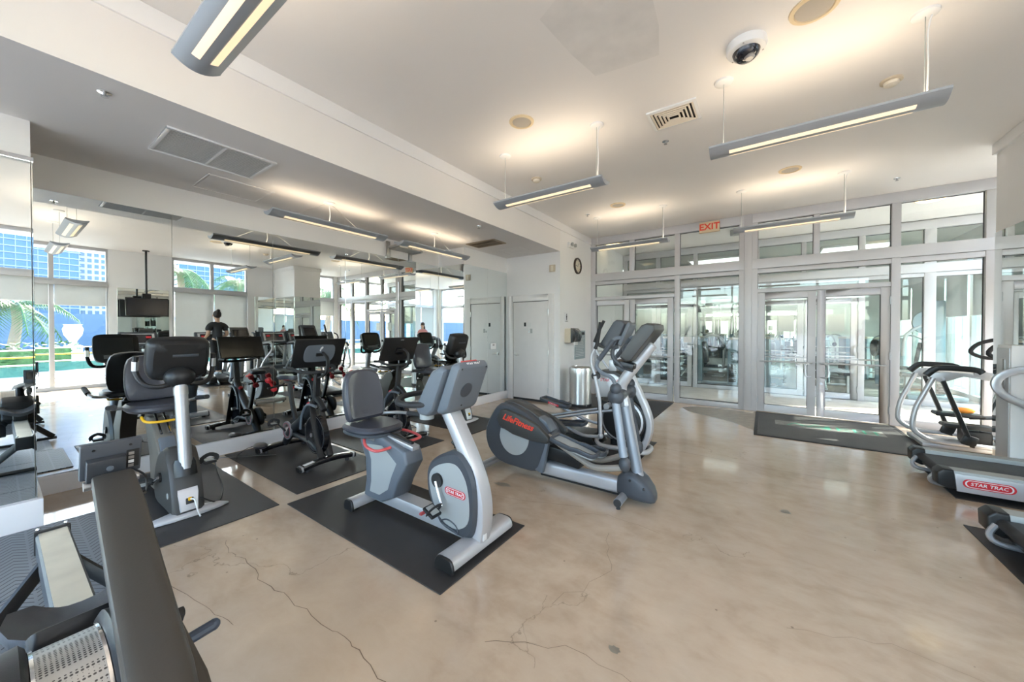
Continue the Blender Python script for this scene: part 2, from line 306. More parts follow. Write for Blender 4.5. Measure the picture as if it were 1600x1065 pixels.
# ---------------------------------------------------------------- glazed partitions
def window_frame(parent, boxes, y0, dy):
    for n, x0, x1, z0, z1 in boxes:
        k = {'post': 0, 'mullion': .004, 'middle_rail': -.012, 'top_rail': -.006}.get(n, .010)
        obj(n, MB().bb(x0, x1, y0+k, y0+dy-k*.5, z0, z1), ALU, parent, bev=.005)
def pane(parent, x0, x1, z0, z1, y, g=None, gask=True):
    obj('pane', MB().bb(x0-.005, x1+.005, y-.004, y+.004, z0-.005, z1+.005), g or GLASS, parent, smooth=0)
    if gask:
        b = MB(); t = .012
        for a in (x0, x1): b.bb(a-t/2, a+t/2, y-.012, y+.012, z0, z1)
        for a in (z0, z1): b.bb(x0, x1, y-.012, y+.012, a-t/2, a+t/2)
        obj('gasket', b, ALU2, parent)
def door_pair(name, label, xa, xm, xb, y, sheet):
    d = struct(name, label, 'door', ((xa+xb)/2, y, 0)); ox = (xa+xb)/2
    for s, (x0, x1) in enumerate(((xa, xm-.008), (xm+.008, xb))):
        x0 -= ox; x1 -= ox; st = .105; lf = empty('leaf'); lf.parent = d
        b = MB().bb(x0, x0+st, -.025, .025, .012, 2.10).bb(x1-st, x1, -.025, .025, .012, 2.10).bb(x0+st, x1-st, -.025, .025, 1.995, 2.10).bb(x0+st, x1-st, -.025, .025, .012, .13)
        obj('leaf_frame', b, ALU, lf, bev=.004); pane(lf, x0+st, x1-st, .13, 1.995, 0)
        mx = x1 if s == 0 else x0; sg = -1 if s == 0 else 1
        obj('push_bar', MB().tube([(x0+.04, -.075, .90), (x1-.04, -.075, .90)], .013, 10).cyl((x0+.05, -.05, .9), .012, .05, 'y').cyl((x1-.05, -.05, .9), .012, .05, 'y'), SILVL, lf)
        obj('push_bar', MB().tube([(x0+.04, .075, .97), (x1-.04, .075, .97)], .013, 10).cyl((x0+.05, .05, .97), .012, .05, 'y').cyl((x1-.05, .05, .97), .012, .05, 'y'), SILVL, lf)
        hx = mx+sg*.06; obj('pull_handle', MB().tube([(hx, -.025, .885), (hx+sg*.04, -.085, .885), (hx+sg*.075, -.09, .85), (hx+sg*.075, -.09, .70), (hx+sg*.04, -.085, .665), (hx, -.025, .665)], .012, 8, 4), SILVL, lf)
        ex = x0 if s == 0 else x1
        for z in (.22, 1.05, 1.9): obj('hinge', MB().cyl((ex, -.03, z), .013, .12, n=12), SILV, lf)
        if s == 1: obj('lock', MB().cyl((hx, -.03, .56), .02, .02, 'y', 14), SILV, lf)
        if sheet: obj('paper_notice', MB().bb(x0+.30 if s == 0 else x0+.14, x0+.52 if s == 0 else x0+.34, .006, .008, 1.42, 1.70), PAPER, lf)
    return d
def partition(idx, y, label, doorlab, xl, sheets):
    wnd = struct('window_%d' % idx, label, 'glass wall', (0, y, 0)); dy = .11
    B = [('top_rail', xl, 3.5, 3.36, ZC), ('middle_rail', xl, 3.5, 2.535, 2.705), ('head_rail', xl, 3.5, 2.455, 2.53), ('post', -.382, -.102, 0, ZC), ('mullion', xl, xl+.10, 0, ZC), ('mullion', -1.475, -1.381, 0, ZC),
         ('mullion', 1.575, 1.674, 0, ZC), ('mullion', 2.485, 2.64, 0, ZC), ('mullion', -2.376, -2.268, 2.705, 3.36), ('mullion', .661, .742, 2.705, 3.36), ('mullion', 3.40, 3.5, 0, ZC),
         ('transom', xl+.1, -1.475, 2.11, 2.18), ('transom', -.102, 1.575, 2.11, 2.18), ('sill', -1.381, -.382, 0, .09), ('sill', 1.674, 2.485, 0, .10), ('sill', 2.64, 3.4, 0, .10)]
    window_frame(wnd, B, 0, dy)
    obj('post_cover', MB().bb(-.30, -.185, -.03, .02, 0, ZC), ALU, wnd, bev=.008)
    for x0, x1 in ((xl+.1, -2.376), (-2.268, -1.475), (-1.381, -.382), (-.102, .661), (.742, 1.575), (1.674, 2.485), (2.64, 3.4)): pane(wnd, x0, x1, 2.705, 3.36, .075)
    for x0, x1 in ((xl+.1, -1.475), (-.102, 1.575)): pane(wnd, x0, x1, 2.18, 2.455, .075)
    for x0, x1 in ((-1.381, -.382), (1.674, 2.485), (2.64, 3.4)): pane(wnd, x0, x1, .095, 2.455, .075)
    door_pair('door_%d' % (idx*2), doorlab[0], max(xl+.03, -3.21), -2.37, -1.50, y+.05, False); door_pair('door_%d' % (idx*2+1), doorlab[1], -.10, .71, 1.573, y+.05, sheets)
    return wnd
gw = partition(1, YG, 'grey aluminium glazed partition with upper lights facing the corridor', ('pair of glazed grey doors nearest the wall clock', 'pair of glazed grey doors with paper notices by the black logo mat'), XB, True)
obj('door_notice', MB().bb(-1.31, -1.17, .07, .073, 1.20, 1.31), PAPER, gw)
partition(2, 10.1, 'second glazed partition across the corridor into the weights room', ('glazed grey doors into the weights room beside the corridor wall', 'glazed grey doors of the weights room opposite the logo mat'), XB, False)
# ---------------------------------------------------------------- right wall with windows, pillar
sg = MB()
wins = [(-3.0, -1.3), (-.12, 1.70), (2.93, 4.75), (6.5, 7.65)]
edges = [YN-.2, -3.0, -1.3, -.12, 1.70, 2.93, 4.75, 6.5, 7.65, YG+.1]
for a, b in zip(edges[0::2], edges[1::2]): sg.bb(XR, XR+.22, a, b, 0, ZC)
wr = sobj('wall_right', sg, WHITE, 'white wall of tall windows towards the deck', 'wall', smooth=0)
pil = sobj('wall_right_pillar', MB().bb(2.108, XR+.01, 5.558, 6.392, 0, ZC), WHITE, 'thick white pillar with mirrored lower faces', 'pillar', smooth=0)
sobj('trim_2', MB().bb(2.08, XR, 5.53, 6.42, 3.40, ZC-.001), WHITE, 'raised band around the pillar top', 'trim', bev=.004)
mirror(pil, 5.56, 6.39, .12, 2.53, x=2.1, sgn=-1); mirror(pil, 2.108, 2.8, .12, 2.53, y=5.55, sgn=-1); mirror(pil, 2.8, XR, .12, 2.53, y=5.55, sgn=-1)
mirror(wr, 1.85, 2.85, .2, 2.55, x=XR-.002, sgn=-1); mirror(wr, 4.95, 5.54, .2, 2.55, x=XR-.002, sgn=-1)
for i, (a, b) in enumerate(wins):
    wn = struct('window_%d' % (i+3), ['tall window behind the rowing machine area', 'tall deck window with a half raised shade and towers beyond', 'tall window with its white shade pulled down behind the treadmills', 'narrow window between the pillar and the glazed partition'][i], 'window', (XR, a, 0))
    W = b-a; ms = [0, W/2, W] if W > 1.3 else [0, W]
    for k in ms: obj('mullion', MB().bb(.025, .135, max(k-.04, 0), min(k+.04, W), .0, ZC), ALU, wn, bev=.004)
    for z0, z1 in ((0, .09), (2.54, 2.68), (3.44, ZC)): obj('rail', MB().bb(.01, .15, .04, W-.04, z0, z1), ALU, wn, bev=.004)
    for p, q in zip(ms, ms[1:]):
        for z0, z1 in ((.09, 2.54), (2.68, 3.44)): obj('pane', MB().bb(.08, .088, p+.03, q-.03, z0, z1), GLASS, wn, smooth=0)
    zb = (.6, 2.05, .62, 2.0)[i]
    for p, q in zip(ms, ms[1:]): obj('roller_shade', MB().bb(-.005, -.002, p+.045, q-.045, zb, 2.53), SHADE, wn, smooth=0); obj('shade_bar', MB().tube([(-.0035, p+.045, zb), (-.0035, q-.045, zb)], .011, 8), WHT, wn)
    obj('shade_cassette', MB().bb(-.05, .01, .02, W-.02, 2.53, 2.62), ALU, wn, bev=.008)
wnb = MB().bb(-5.5, -5.1, YN-.2, YN, 0, ZC).bb(3.3, 3.75, YN-.2, YN, 0, ZC).bb(-2.6, -2.5, YN-.2, YN, 0, ZC).bb(.1, .2, YN-.2, YN, 0, ZC)
sobj('wall_near', wnb, WHITE, 'white piers of the glazed wall behind the rowing machine', 'wall', smooth=0)
for i, (a, b) in enumerate(((-5.1, -2.6), (-2.5, .1), (.2, 3.3))):  # end wall glazing is unseen, added to raise daylight in the room
    wn = struct('window_%d' % (i+9), ['tall window of the end wall near the mirrors', 'middle tall window of the end wall', 'tall window of the end wall near the deck'][i], 'window', (a, YN-.15, 0)); W = b-a
    for k in (0, W/2, W): obj('mullion', MB().bb(max(k-.04, 0), min(k+.04, W), 0, .12, 0, ZC), ALU, wn, bev=.004)
    for z0, z1 in ((0, .09), (2.54, 2.68), (3.44, ZC)): obj('rail', MB().bb(.04, W-.04, 0, .12, z0, z1), ALU, wn, bev=.004)
    for p, q in ((0, W/2), (W/2, W)):
        for z0, z1 in ((.09, 2.54), (2.68, 3.44)): obj('pane', MB().bb(p+.03, q-.03, .05, .058, z0, z1), GLASS, wn, smooth=0)
# ---------------------------------------------------------------- corridor and weights room beyond the glass
TILE = mat('pale_stone_tile', (.62, .58, .52), .35, var=.2, vscale=4)
PLANK = mat('grey_vinyl_floor', (.16, .15, .15), .45, var=.25, vscale=2)
sobj('floor_corridor', MB().bb(-3.5, 7.5, YG+.06, 10.16, -.12, -.002), TILE, 'pale stone floor of the corridor', 'floor', smooth=0)
sobj('floor_weights_room', MB().bb(-7.2, 3.75, 10.16, 17.2, -.12, -.004), PLANK, 'grey floor of the weights room', 'floor', smooth=0)
sobj('ceiling_corridor', MB().bb(-3.5, 3.95, YG+.06, 10.16, ZC+.02, ZC+.25), CEIL, 'white corridor ceiling', 'ceiling', smooth=0)
sobj('ceiling_weights_room', MB().bb(-7.2, 3.75, 10.16, 17.2, ZC, ZC+.25), CEIL, 'white ceiling of the weights room', 'ceiling', smooth=0)
sobj('wall_corridor', MB().bb(-3.6, XB-.02, YG+.1, 10.1, 0, ZC+.1), WHITE, 'white end wall of the corridor', 'wall', smooth=0)
wf = sobj('wall_far', MB().bb(-7.2, 3.75, 17.0, 17.2, 0, ZC), WHITE, 'far white wall of the weights room', 'wall', smooth=0)
sobj('wall_weights_room_left', MB().bb(-7.4, -7.2, 10.1, 17.2, 0, ZC).bb(-7.4, XB-.3, 10.05, 10.2, 0, ZC), WHITE, 'white side wall of the weights room', 'wall', smooth=0)
for k in range(5): obj('mirror_panel', MB().bb(-5.2+k*1.25, -5.2+k*1.25+1.24, 16.98, 16.996, .3, 2.5), MIRROR, wf, smooth=0)
w2 = sobj('wall_weights_room_right', MB().bb(XR, XR+.2, 10.16, 10.4, 0, ZC).bb(XR, XR+.2, 10.4, 17.0, 2.75, ZC).bb(XR, XR+.2, 16.4, 17.0, 0, 2.75), WHITE, 'window wall of the weights room', 'wall', smooth=0)
wn = struct('window_7', 'row of shaded windows along the weights room', 'window', (XR, 10.4, 0))
for k in range(5):
    y = k*1.2; obj('mullion', MB().bb(.025, .135, y, y+.09, 0, 2.75), ALU, wn, bev=.004)
    obj('pane', MB().bb(.08, .088, y+.09, y+1.2, .1, 2.7), GLASSG, wn, smooth=0)
    obj('roller_shade', MB().bb(-.005, -.002, y+.1, y+1.19, 1.75, 2.7), SHADE, wn, smooth=0); obj('shade_bar', MB().tube([(-.0035, y+.1, 1.75), (-.0035, y+1.19, 1.75)], .012, 8), WHT, wn)
obj('rail', MB().bb(.02, .14, 0, 6.0, 2.66, 2.75), ALU, wn, bev=.004); obj('rail', MB().bb(.02, .14, 0, 6.0, 0, .1), ALU, wn, bev=.004)
wn = struct('window_8', 'glazed screen closing the corridor towards the deck', 'window', (XR+.3, YG+.1, 0))
for y in (0, .72, 1.44, 2.12): obj('mullion', MB().bb(0, .1, y, y+.08, 0, ZC), ALU, wn, bev=.004)
for z0, z1 in ((0, .1), (2.54, 2.68), (3.44, ZC)): obj('rail', MB().bb(0, .1, 0, 2.2, z0, z1), ALU, wn, bev=.004)
for y in (0, .72, 1.44):
    for z0, z1 in ((.1, 2.54), (2.68, 3.44)): obj('pane', MB().bb(.045, .053, y+.08, y+.72, z0, z1), GLASS, wn, smooth=0)
# ================================================================ PENDANT LAMPS AND CEILING FITTINGS
def lamp_light(parent, sx, sy, z, power, up, col):
    l = bpy.data.lights.new('lamp_glow', 'AREA'); l.shape = 'RECTANGLE'; l.size = sx; l.size_y = sy; l.energy = power; l.color = col
    o = bpy.data.objects.new('lamp_glow', l); COL.objects.link(o); o.parent = parent; o.location = (0, 0, z)
    if up: o.rotation_euler = (math.pi, 0, 0)
def pendant(label, x, y, z, zc, half, rz, wires, down, up):
    # curved grey housing hung on wires, two lit lenses underneath
    t = thing('pendant_lamp', label, 'lamp', (x, y, z), rz, 'linear pendant lamps')
    W = .215; prof = []
    for i in range(13): a = -1+2*i/12; prof.append((a*W/2, .045*a*a))
    up_ = [(a*.985, b+.016+.03*(1-(a/(W/2))**2)) for a, b in prof[::-1]]
    poly = prof+up_
    obj('housing', MB().prism([(a, b) for a, b in poly], -half+.012, half-.012, 'x'), LAMPG, t)
    for s in (-1, 1): obj('end_cap', MB().prism([(a*1.01, b-.001) for a, b in poly], s*half, s*(half-.014), 'x'), LAMPG, t)
    for s in (-1, 1):
        b = MB(); rings = []
        for k in range(4): a = s*(.022+.036*k/3); rings.append((a, .045*(a/(W/2))**2-.0025))
        L = half-.14
        b.add([(xx, a, c) for xx in (-L, L) for a, c in rings], [(i, i+1, i+5, i+4) for i in range(3)])
        obj('lens', b, LENS, t)
    for wx, vee in wires:
        obj('canopy', MB().lathe([(.068, 0), (.066, -.014), (.05, -.022), (.0, -.024)], (wx, 0, zc-z), n=24), WHT, t)
        if vee:
            obj('cable', MB().tube([(wx, 0, zc-z-.02), (wx+.02, .012, (zc-z)*.5), (wx-.01, 0, .04)], .006, 6, 4), WHT, t)
            for s in (-1, 1): obj('wire', MB().tube([(wx+s*.04, 0, zc-z-.02), (wx+s*half*.62, 0, .04)], .0018, 5), STEEL, t)
        else: obj('wire', MB().tube([(wx, 0, zc-z-.02), (wx, 0, .04)], .0028, 6), LGREY, t)
    if not wires[0][1]:
        wx = wires[-1][0]; obj('cable', MB().tube([(wx+.03, 0, zc-z-.02), (wx+.012, 0, (zc-z)*.8), (wx+.016, .006, (zc-z)*.45), (wx+.01, 0, .04)], .0048, 6, 4), WHT, t)
    lamp_light(t, 2*half-.1, .16, .075, up, True, (1, .82, .60))
    return t
DN, UP = 0, 1.9
for x, y, lab in ((-1.97, .67, 'grey linear pendant lamp hanging above the rowing machine'), (.28, .67, 'grey linear pendant lamp hanging in the middle of the room behind the treadmills'), (-1.97, 3.5, 'grey linear pendant lamp above the dark cross trainer'),
                  (.28, 3.5, 'grey linear pendant lamp beside the black dome camera'), (-1.97, 6.4, 'grey linear pendant lamp in front of the glazed doors near the clock'), (.28, 6.4, 'grey linear pendant lamp above the black logo mat'),
                  (-1.97, -2.1, 'grey linear pendant lamp near the wall behind the rowing machine'), (.28, -2.1, 'grey linear pendant lamp over the open floor near the end wall')):  # last row is unseen, added for more room light
    pendant(lab, x, y, 2.90, ZC, .665, 0, ((-.57, False), (.57, False)), DN, UP)
pendant('grey linear pendant lamp under the soffit above the bikes', -4.28, 2.36, 2.66, ZS, .70, math.pi/2, ((-.05, True),), 0, .9)
pendant('grey linear pendant lamp under the soffit above the wall bracket', -4.28, 4.02, 2.66, ZS, .70, math.pi/2, ((-.03, True),), 0, .9)
# round corridor lamps; panel lamps added to brighten the weights room softly
for x, y, lab in ((-3.0, 8.6, 'round glowing ceiling lamp in the corridor by the end wall'), (2.15, 8.48, 'round glowing ceiling lamp in the corridor above the side light')):
    t = thing('ceiling_lamp', lab, 'lamp', (x, y, ZC+.02), group='round corridor lamps')
    obj('rim', MB().lathe([(.0, 0), (.20, 0), (.20, -.02), (.185, -.03)], n=28), CREAM, t); obj('diffuser', MB().lathe([(.182, -.026), (.13, -.05), (.05, -.062), (0, -.064)], n=28), mat('corridor_diffuser', (.9, .85, .7), .5, emit=(1, .74, .36), es=.9), t)
for x, y in ((-4.5, 12.2), (-1.2, 12.2), (1.8, 12.2), (-1.2, 15.0), (1.8, 15.0)):
    t = thing('panel_lamp', 'flat white panel lamp on the ceiling of the weights room beyond the corridor', 'lamp', (x, y, ZC-.006), group='panel lamps of the weights room')
    obj('tray', MB().box((0, 0, -.03), (1.3, 1.0, .06)), WHT, t, bev=.006); obj('diffuser', MB().box((0, 0, -.064), (1.22, .92, .012)), mat('panel_diffuser', (.85, .85, .83), .6, emit=(.95, 1, .98), es=.7), t)
# ceiling speakers, detectors, sprinklers
for x, y, r, lab in ((-1.99, 3.02, .12, 'round ceiling speaker with a yellowed rim beside a pendant lamp canopy'), (.25, 3.03, .13, 'round ceiling speaker beside the dome camera'), (-2.0, 5.93, .12, 'round ceiling speaker nearest the clock wall'), (.26, 5.9, .12, 'round ceiling speaker nearest the glazed doors with notices')):
    t = thing('ceiling_speaker', lab, 'speaker', (x, y, ZC), group='ceiling speakers')
    obj('rim', MB().ring([(r-.028, -.004), (r-.024, -.013), (r, -.008), (r+.003, 0), (r-.03, 0)], n=32), mat('yellowed_rim', (.78, .63, .40), .5), t)
    obj('grille', MB().lathe([(0, -.0075), (r-.03, -.0065), (r-.026, 0), (0, 0)], n=32), mat('speaker_grille', (.50, .45, .38), .6, bump=.5, bscale=500), t)
t = thing('dome_camera', 'white dome security camera with a dark smoked lens on the ceiling', 'camera', (-.12, 3.13, ZC))
obj('base', MB().lathe([(0, 0), (.125, 0), (.128, -.035), (.118, -.055), (.09, -.062), (0, -.062)], n=32), WHT, t)
obj('dome', MB().lathe([(.088, -.058), (.078, -.09), (.05, -.115), (0, -.125)], n=28), SCREEN, t)
obj('lens_barrel', MB().lathe([(.03, -.08), (.034, -.118), (.024, -.13), (0, -.13)], (.02, -.02, 0), n=18), STEELD, t)
for k in range(3): a = 2.1*k+.4; obj('screw', MB().cyl((.108*math.cos(a), .108*math.sin(a), -.057), .006, .006, n=8), STEELD, t)
t = thing('air_diffuser', 'square white ceiling air diffuser with nested louvres', 'vent', (-.725, 3.765, ZC))
obj('backing', MB().box((0, 0, -.002), (.36, .32, .004)), INK, t)
for k in range(6):
    a, b_ = .215-.032*k, .185-.028*k
    b = MB(); z = -.010-.002*k; wd = .013 if k else .028
    for s in (-1, 1): b.box((0, s*(b_-wd/2), z), (2*a, wd, .014), rot('X', s*(35 if k else 8))).box((s*(a-wd/2), 0, z), (wd, 2*b_, .014), rot('Y', -s*(35 if k else 8)))
    obj('louvre', b, CREAM if k else WHT, t)
for x, y, lab in ((.85, 4.27, 'yellowed smoke detector beside the pendant lamp near the dome camera'), (-2.57, 4.27, 'small yellowed smoke detector close to the white beam')):
    t = thing('smoke_detector', lab, 'detector', (x, y, ZC), group='smoke detectors')
    obj('base', MB().lathe([(0, 0), (.07, 0), (.07, -.014), (.05, -.018)], n=24), BEIGE, t); obj('sensor', MB().lathe([(.05, -.016), (.047, -.04), (.03, -.05), (0, -.05)], n=24), CREAM, t)
for x, y, z, lab in ((-.9, 4.23, ZC, 'small sprinkler head beside the air diffuser'), (-2.61, 6.11, ZC, 'small sprinkler head near the clock wall'), (1.47, 7.06, ZC, 'small sprinkler head near the glazed side light'), (-3.46, .42, ZS, 'recessed sprinkler head in the soffit above the pilaster'), (-3.43, 4.07, ZS, 'small sprinkler head in the soffit near the block')):
    t = thing('sprinkler', lab, 'sprinkler', (x, y, z), group='ceiling sprinklers')
    obj('escutcheon', MB().lathe([(0, 0), (.035, 0), (.034, -.006), (.015, -.008)], n=20), CHR, t); obj('head', MB().cyl((0, 0, -.018), .008, .026, n=10).cyl((0, 0, -.033), .018, .003, n=14), STEELD, t)
def grille(name, label, x0, x1, y0, y1, z, slats, m, dark, along):
    t = thing(name, label, 'vent', ((x0+x1)/2, (y0+y1)/2, z)); sx, sy = x1-x0, y1-y0
    obj('backing', MB().box((0, 0, -.002), (sx-.02, sy-.02, .003)), dark, t); f = MB(); k = .028
    for s in (-1, 1): f.box((s*(sx/2-k/2), 0, -.007), (k, sy, .014)).box((0, s*(sy/2-k/2), -.007), (sx-2*k, k, .014))
    f.box((0, 0, -.007), (sx-2*k, .018, .012)) if along == 'x' else f.box((0, 0, -.007), (sx-2*k, .018, .012))
    obj('frame', f, m, t, bev=.002)
    for i in range(slats):
        if along == 'x': u = -sx/2+k+(i+.5)*(sx-2*k)/slats; obj('slat', MB().box((u, 0, -.008), (.017, sy-2*k, .003), rot('Y', 35)), m, t)
        else: u = -sy/2+k+(i+.5)*(sy-2*k)/slats; obj('slat', MB().box((0, u, -.008), (sx-2*k, .017, .003), rot('X', 35)), m, t)
grille('return_air_grille', 'large double return air grille in the soffit', -4.22, -3.64, .75, 1.49, ZS, 22, WHT, LGREY, 'x')
grille('supply_air_grille', 'brownish double air grille in the soffit near the door', -4.33, -3.70, 4.78, 5.13, ZS, 20, mat('tarnished_grille', (.36, .29, .20), .5), mat('grille_dark', (.10, .08, .06), .7), 'x')
t = thing('access_panel', 'flush white access panel in the soffit above the bikes', 'panel', (-4.7, 1.5, ZS)); f = MB()
for s in (-1, 1): f.box((s*.26, 0, -.002), (.012, .58, .004)).box((0, s*.285, -.002), (.52, .012, .004))
obj('frame', f, CEIL, t); obj('door', MB().box((0, 0, -.0012), (.49, .545, .002)), CEIL, t)
t = thing('access_panel', 'flush white access panel in the soffit close to the door wall', 'panel', (-3.95, 5.75, ZS)); f = MB()
for s in (-1, 1): f.box((s*.26, 0, -.002), (.012, .44, .004)).box((0, s*.215, -.002), (.52, .012, .004))
obj('frame', f, CEIL, t); obj('door', MB().box((0, 0, -.0012), (.49, .405, .002)), CEIL, t)
t = thing('plaster_patch', 'rough grey plaster repair on the ceiling', 'patch', (0, 0, ZC))
obj('skim_coat', MB().add([(x, y, -.0015) for x, y in ((-1.24, 2.1), (-1.2, 2.5), (-1.14, 2.82), (-.9, 2.86), (-.66, 2.88), (-.6, 2.6), (-.58, 2.3), (-.62, 2.0), (-.9, 1.95))], [tuple(range(9))[::-1]]), mat('skim_coat', (.785, .765, .74), .65, bump=.3, bscale=18, var=.08), t, smooth=0)
# ---------------------------------------------------------------- wall fittings
t = thing('exit_sign', 'cream exit sign with red letters above the glazed partition', 'sign', (-.86, YG-.04, 3.385))
obj('body', MB().box((0, 0, 0), (.34, .05, .20)), mat('sign_cream', (.72, .56, .36), .5), t, bev=.006); text('lettering', 'EXIT', .165, REDL, t, frame4((0, -.027, 0), (1, 0, 0), (0, 0, 1)), .002, bold=.004)
t = thing('emergency_light', 'grey twin headed emergency light on the corridor ceiling behind the glass', 'lamp', (-.42, 8.9, 3.475))
obj('body', MB().box((0, 0, 0), (.36, .08, .11)), LGREY, t, bev=.01)
for s in (-1, 1): obj('lamp_head', MB().lathe([(.02, 0), (.045, .03), (.045, .06), (0, .065)], (s*.10, -.03, -.02), R=rot('X', 90), n=16), LGREY, t)
t = thing('emergency_light', 'small white emergency light above the clock', 'lamp', (XB, 6.71, 3.15))
obj('body', MB().box((.025, 0, 0), (.05, .26, .10)), WHT, t, bev=.012)
for s in (-1, 1): obj('lamp_head', MB().lathe([(.012, 0), (.036, .02), (.036, .05), (0, .055)], (.05, s*.07, .01), 'x', 16), LGREY, t)
t = thing('wall_clock', 'round wall clock with a brown rim and cream face', 'clock', (XB, 7.04, 2.79))
obj('rim', MB().ring([(.135, 0), (.17, 0), (.17, .03), (.155, .04), (.135, .028)], ax='x', n=36), mat('brown_rim', (.045, .03, .022), .35), t); fc = obj('face', MB().cyl((.008, 0, 0), .138, .014, 'x', 36), CREAM, t)
for k in range(12): a = k*math.pi/6; obj('hour_mark', MB().box((.0165, .115*math.sin(a), .115*math.cos(a)), (.002, .008, .022), rot('X', -30*k)), INK, fc)
obj('hour_hand', MB().box((.018, .02, .03), (.002, .008, .07), rot('X', -35)), INK, t); obj('minute_hand', MB().box((.020, -.045, -.005), (.002, .006, .11), rot('X', 80)), INK, t)
t = thing('alarm_strobe', 'small beige alarm strobe box above the white door', 'alarm', (-3.405, YD, 2.65))
obj('plate', MB().box((0, -.012, 0), (.125, .024, .135)), BEIGE, t, bev=.005); obj('lens', MB().box((0, -.028, .0), (.05, .012, .10)), CREAM, t, bev=.004)
t = thing('restroom_sign', 'small white pictogram sign above the towel dispenser', 'sign', (XB, 6.54, 1.70))
obj('plate', MB().box((.003, 0, 0), (.006, .17, .19)), WHT, t, bev=.002); obj('pictogram', MB().cyl((.007, 0, .055), .014, .003, 'x', 14).prism([(-.022, .035), (.022, .035), (.014, -.02), (.012, -.06), (-.012, -.06), (-.014, -.02)], .006, .0085, 'x'), INK, t); obj('text_line', MB().box((.007, 0, -.08), (.002, .11, .012)), INK, t)
t = thing('towel_dispenser', 'paper towel dispenser with a smoky dark front above the steel bin', 'dispenser', (XB, 6.62, 1.335))
obj('back_box', MB().bb(0, .13, -.16, .16, -.14, .14), BEIGE, t, bev=.015)
obj('smoky_cover', MB().prism([(.13, -.145), (.20, -.12), (.235, -.03), (.225, .07), (.16, .14), (.13, .15)], -.155, .155, 'y', .01), BLKG, t); obj('towel', MB().box((.17, 0, -.155), (.004, .18, .06)), PAPER, t)
t = thing('rules_poster', 'grey printed rules poster behind the towel dispenser', 'poster', (XB, 7.18, 1.13))
obj('board', MB().box((.004, 0, 0), (.008, .54, .60)), mat('poster_grey', (.34, .40, .42), .45), t); obj('header', MB().box((.009, 0, .24), (.002, .46, .06)), INK, t)
for k in range(13): obj('text_line', MB().box((.009, -.02+.02*math.sin(k*2.1), .17-.034*k), (.002, .40+.05*math.sin(k*1.3), .008)), WHT, t)
t = thing('thermostat', 'small white thermostat fixed to the mirrored block', 'thermostat', (XK+.001, 5.76, 1.12))
obj('case', MB().box((.014, 0, 0), (.028, .17, .12)), WHT, t, bev=.006); obj('display', MB().box((.029, .0, .025), (.002, .06, .03)), STEELD, t)
t = thing('wall_bracket', 'grey steel television bracket fixed above the mirrors', 'bracket', (XM, 4.05, 2.80))
for y in (-.28, .18): obj('upright', MB().bb(.0, .035, y-.03, y+.03, -.15, .12), STEELD, t, bev=.003)
obj('arm', MB().bb(.03, .32, -.30, -.27, .0, .04), STEELD, t, bev=.003); obj('arm', MB().bb(.03, .32, .16, .20, -.03, .01), STEELD, t, bev=.003); obj('tray', MB().bb(.06, .34, -.28, .19, -.02, -.005), STEELD, t, bev=.003)
# ================================================================ OUTDOORS (deck side, seen in the mirrors)
DECKM = mat('bleached_deck_wood', (.46, .42, .36), .7, var=.25, vscale=5)
gr = sobj('ground', MB().bb(3.7, 420, -120, 220, -.5, -.12).bb(-60, 3.7, -70, -3.5, -.5, -.12), mat('pavement', (.36, .36, .35), .8, var=.2, vscale=.6), 'grey paving beyond the deck', 'ground', smooth=0)
dk = sobj('deck', MB().bb(3.72, 6.5, -8, 20, -.12, -.07), DECKM, 'weathered timber deck outside the windows', 'deck', smooth=0)
pm = None
for k in range(20):
    if pm is None: p = obj('plank', MB().box((0, 0, 0), (.125, 28, .03)), DECKM, dk, bev=.003); pm = p.data
    else: p = bpy.data.objects.new('plank', pm); COL.objects.link(p); p.parent = dk
    p.location = (3.80+.139*k, 6, -.055)
t = thing('deck_railing', 'low metal railing with teal panels along the deck', 'railing', (6.5, 0, -.07))
for k in range(10): obj('post', MB().box((0, -6+k*2, .5), (.05, .05, 1.0)), SILVL, t)
for z, m in ((1.0, SILVL), (.82, YEL), (.62, SILVL), (.30, SILVL), (.12, SILVL)): obj('rail', MB().tube([(0, -6, z), (0, 12, z)], .02, 8), m, t)
TEAL = mat('teal_panel', (.03, .16, .16), .5)
for k in range(9): obj('panel', MB().box((.02, -5+k*2, .46), (.012, 1.9, .24)), TEAL, t)
t = thing('garden_urn', 'tall white garden urn standing beyond the deck railing', 'urn', (14, 1.95, -.12))
obj('pedestal', MB().box((0, 0, .45), (.5, .5, .9)), WHT, t, bev=.03); obj('bowl', MB().lathe([(.16, .9), (.10, 1.0), (.12, 1.1), (.26, 1.35), (.30, 1.6), (.24, 1.75), (.28, 1.8), (.0, 1.8)], n=20), WHT, t)
LEAF = mat('palm_leaf', (.055, .14, .03), .55, var=.4, vscale=3); LEAF2 = mat('hedge_leaf', (.07, .18, .05), .6, var=.4, vscale=6); BARK = mat('palm_bark', (.26, .20, .14), .9, bump=.6, bscale=20)
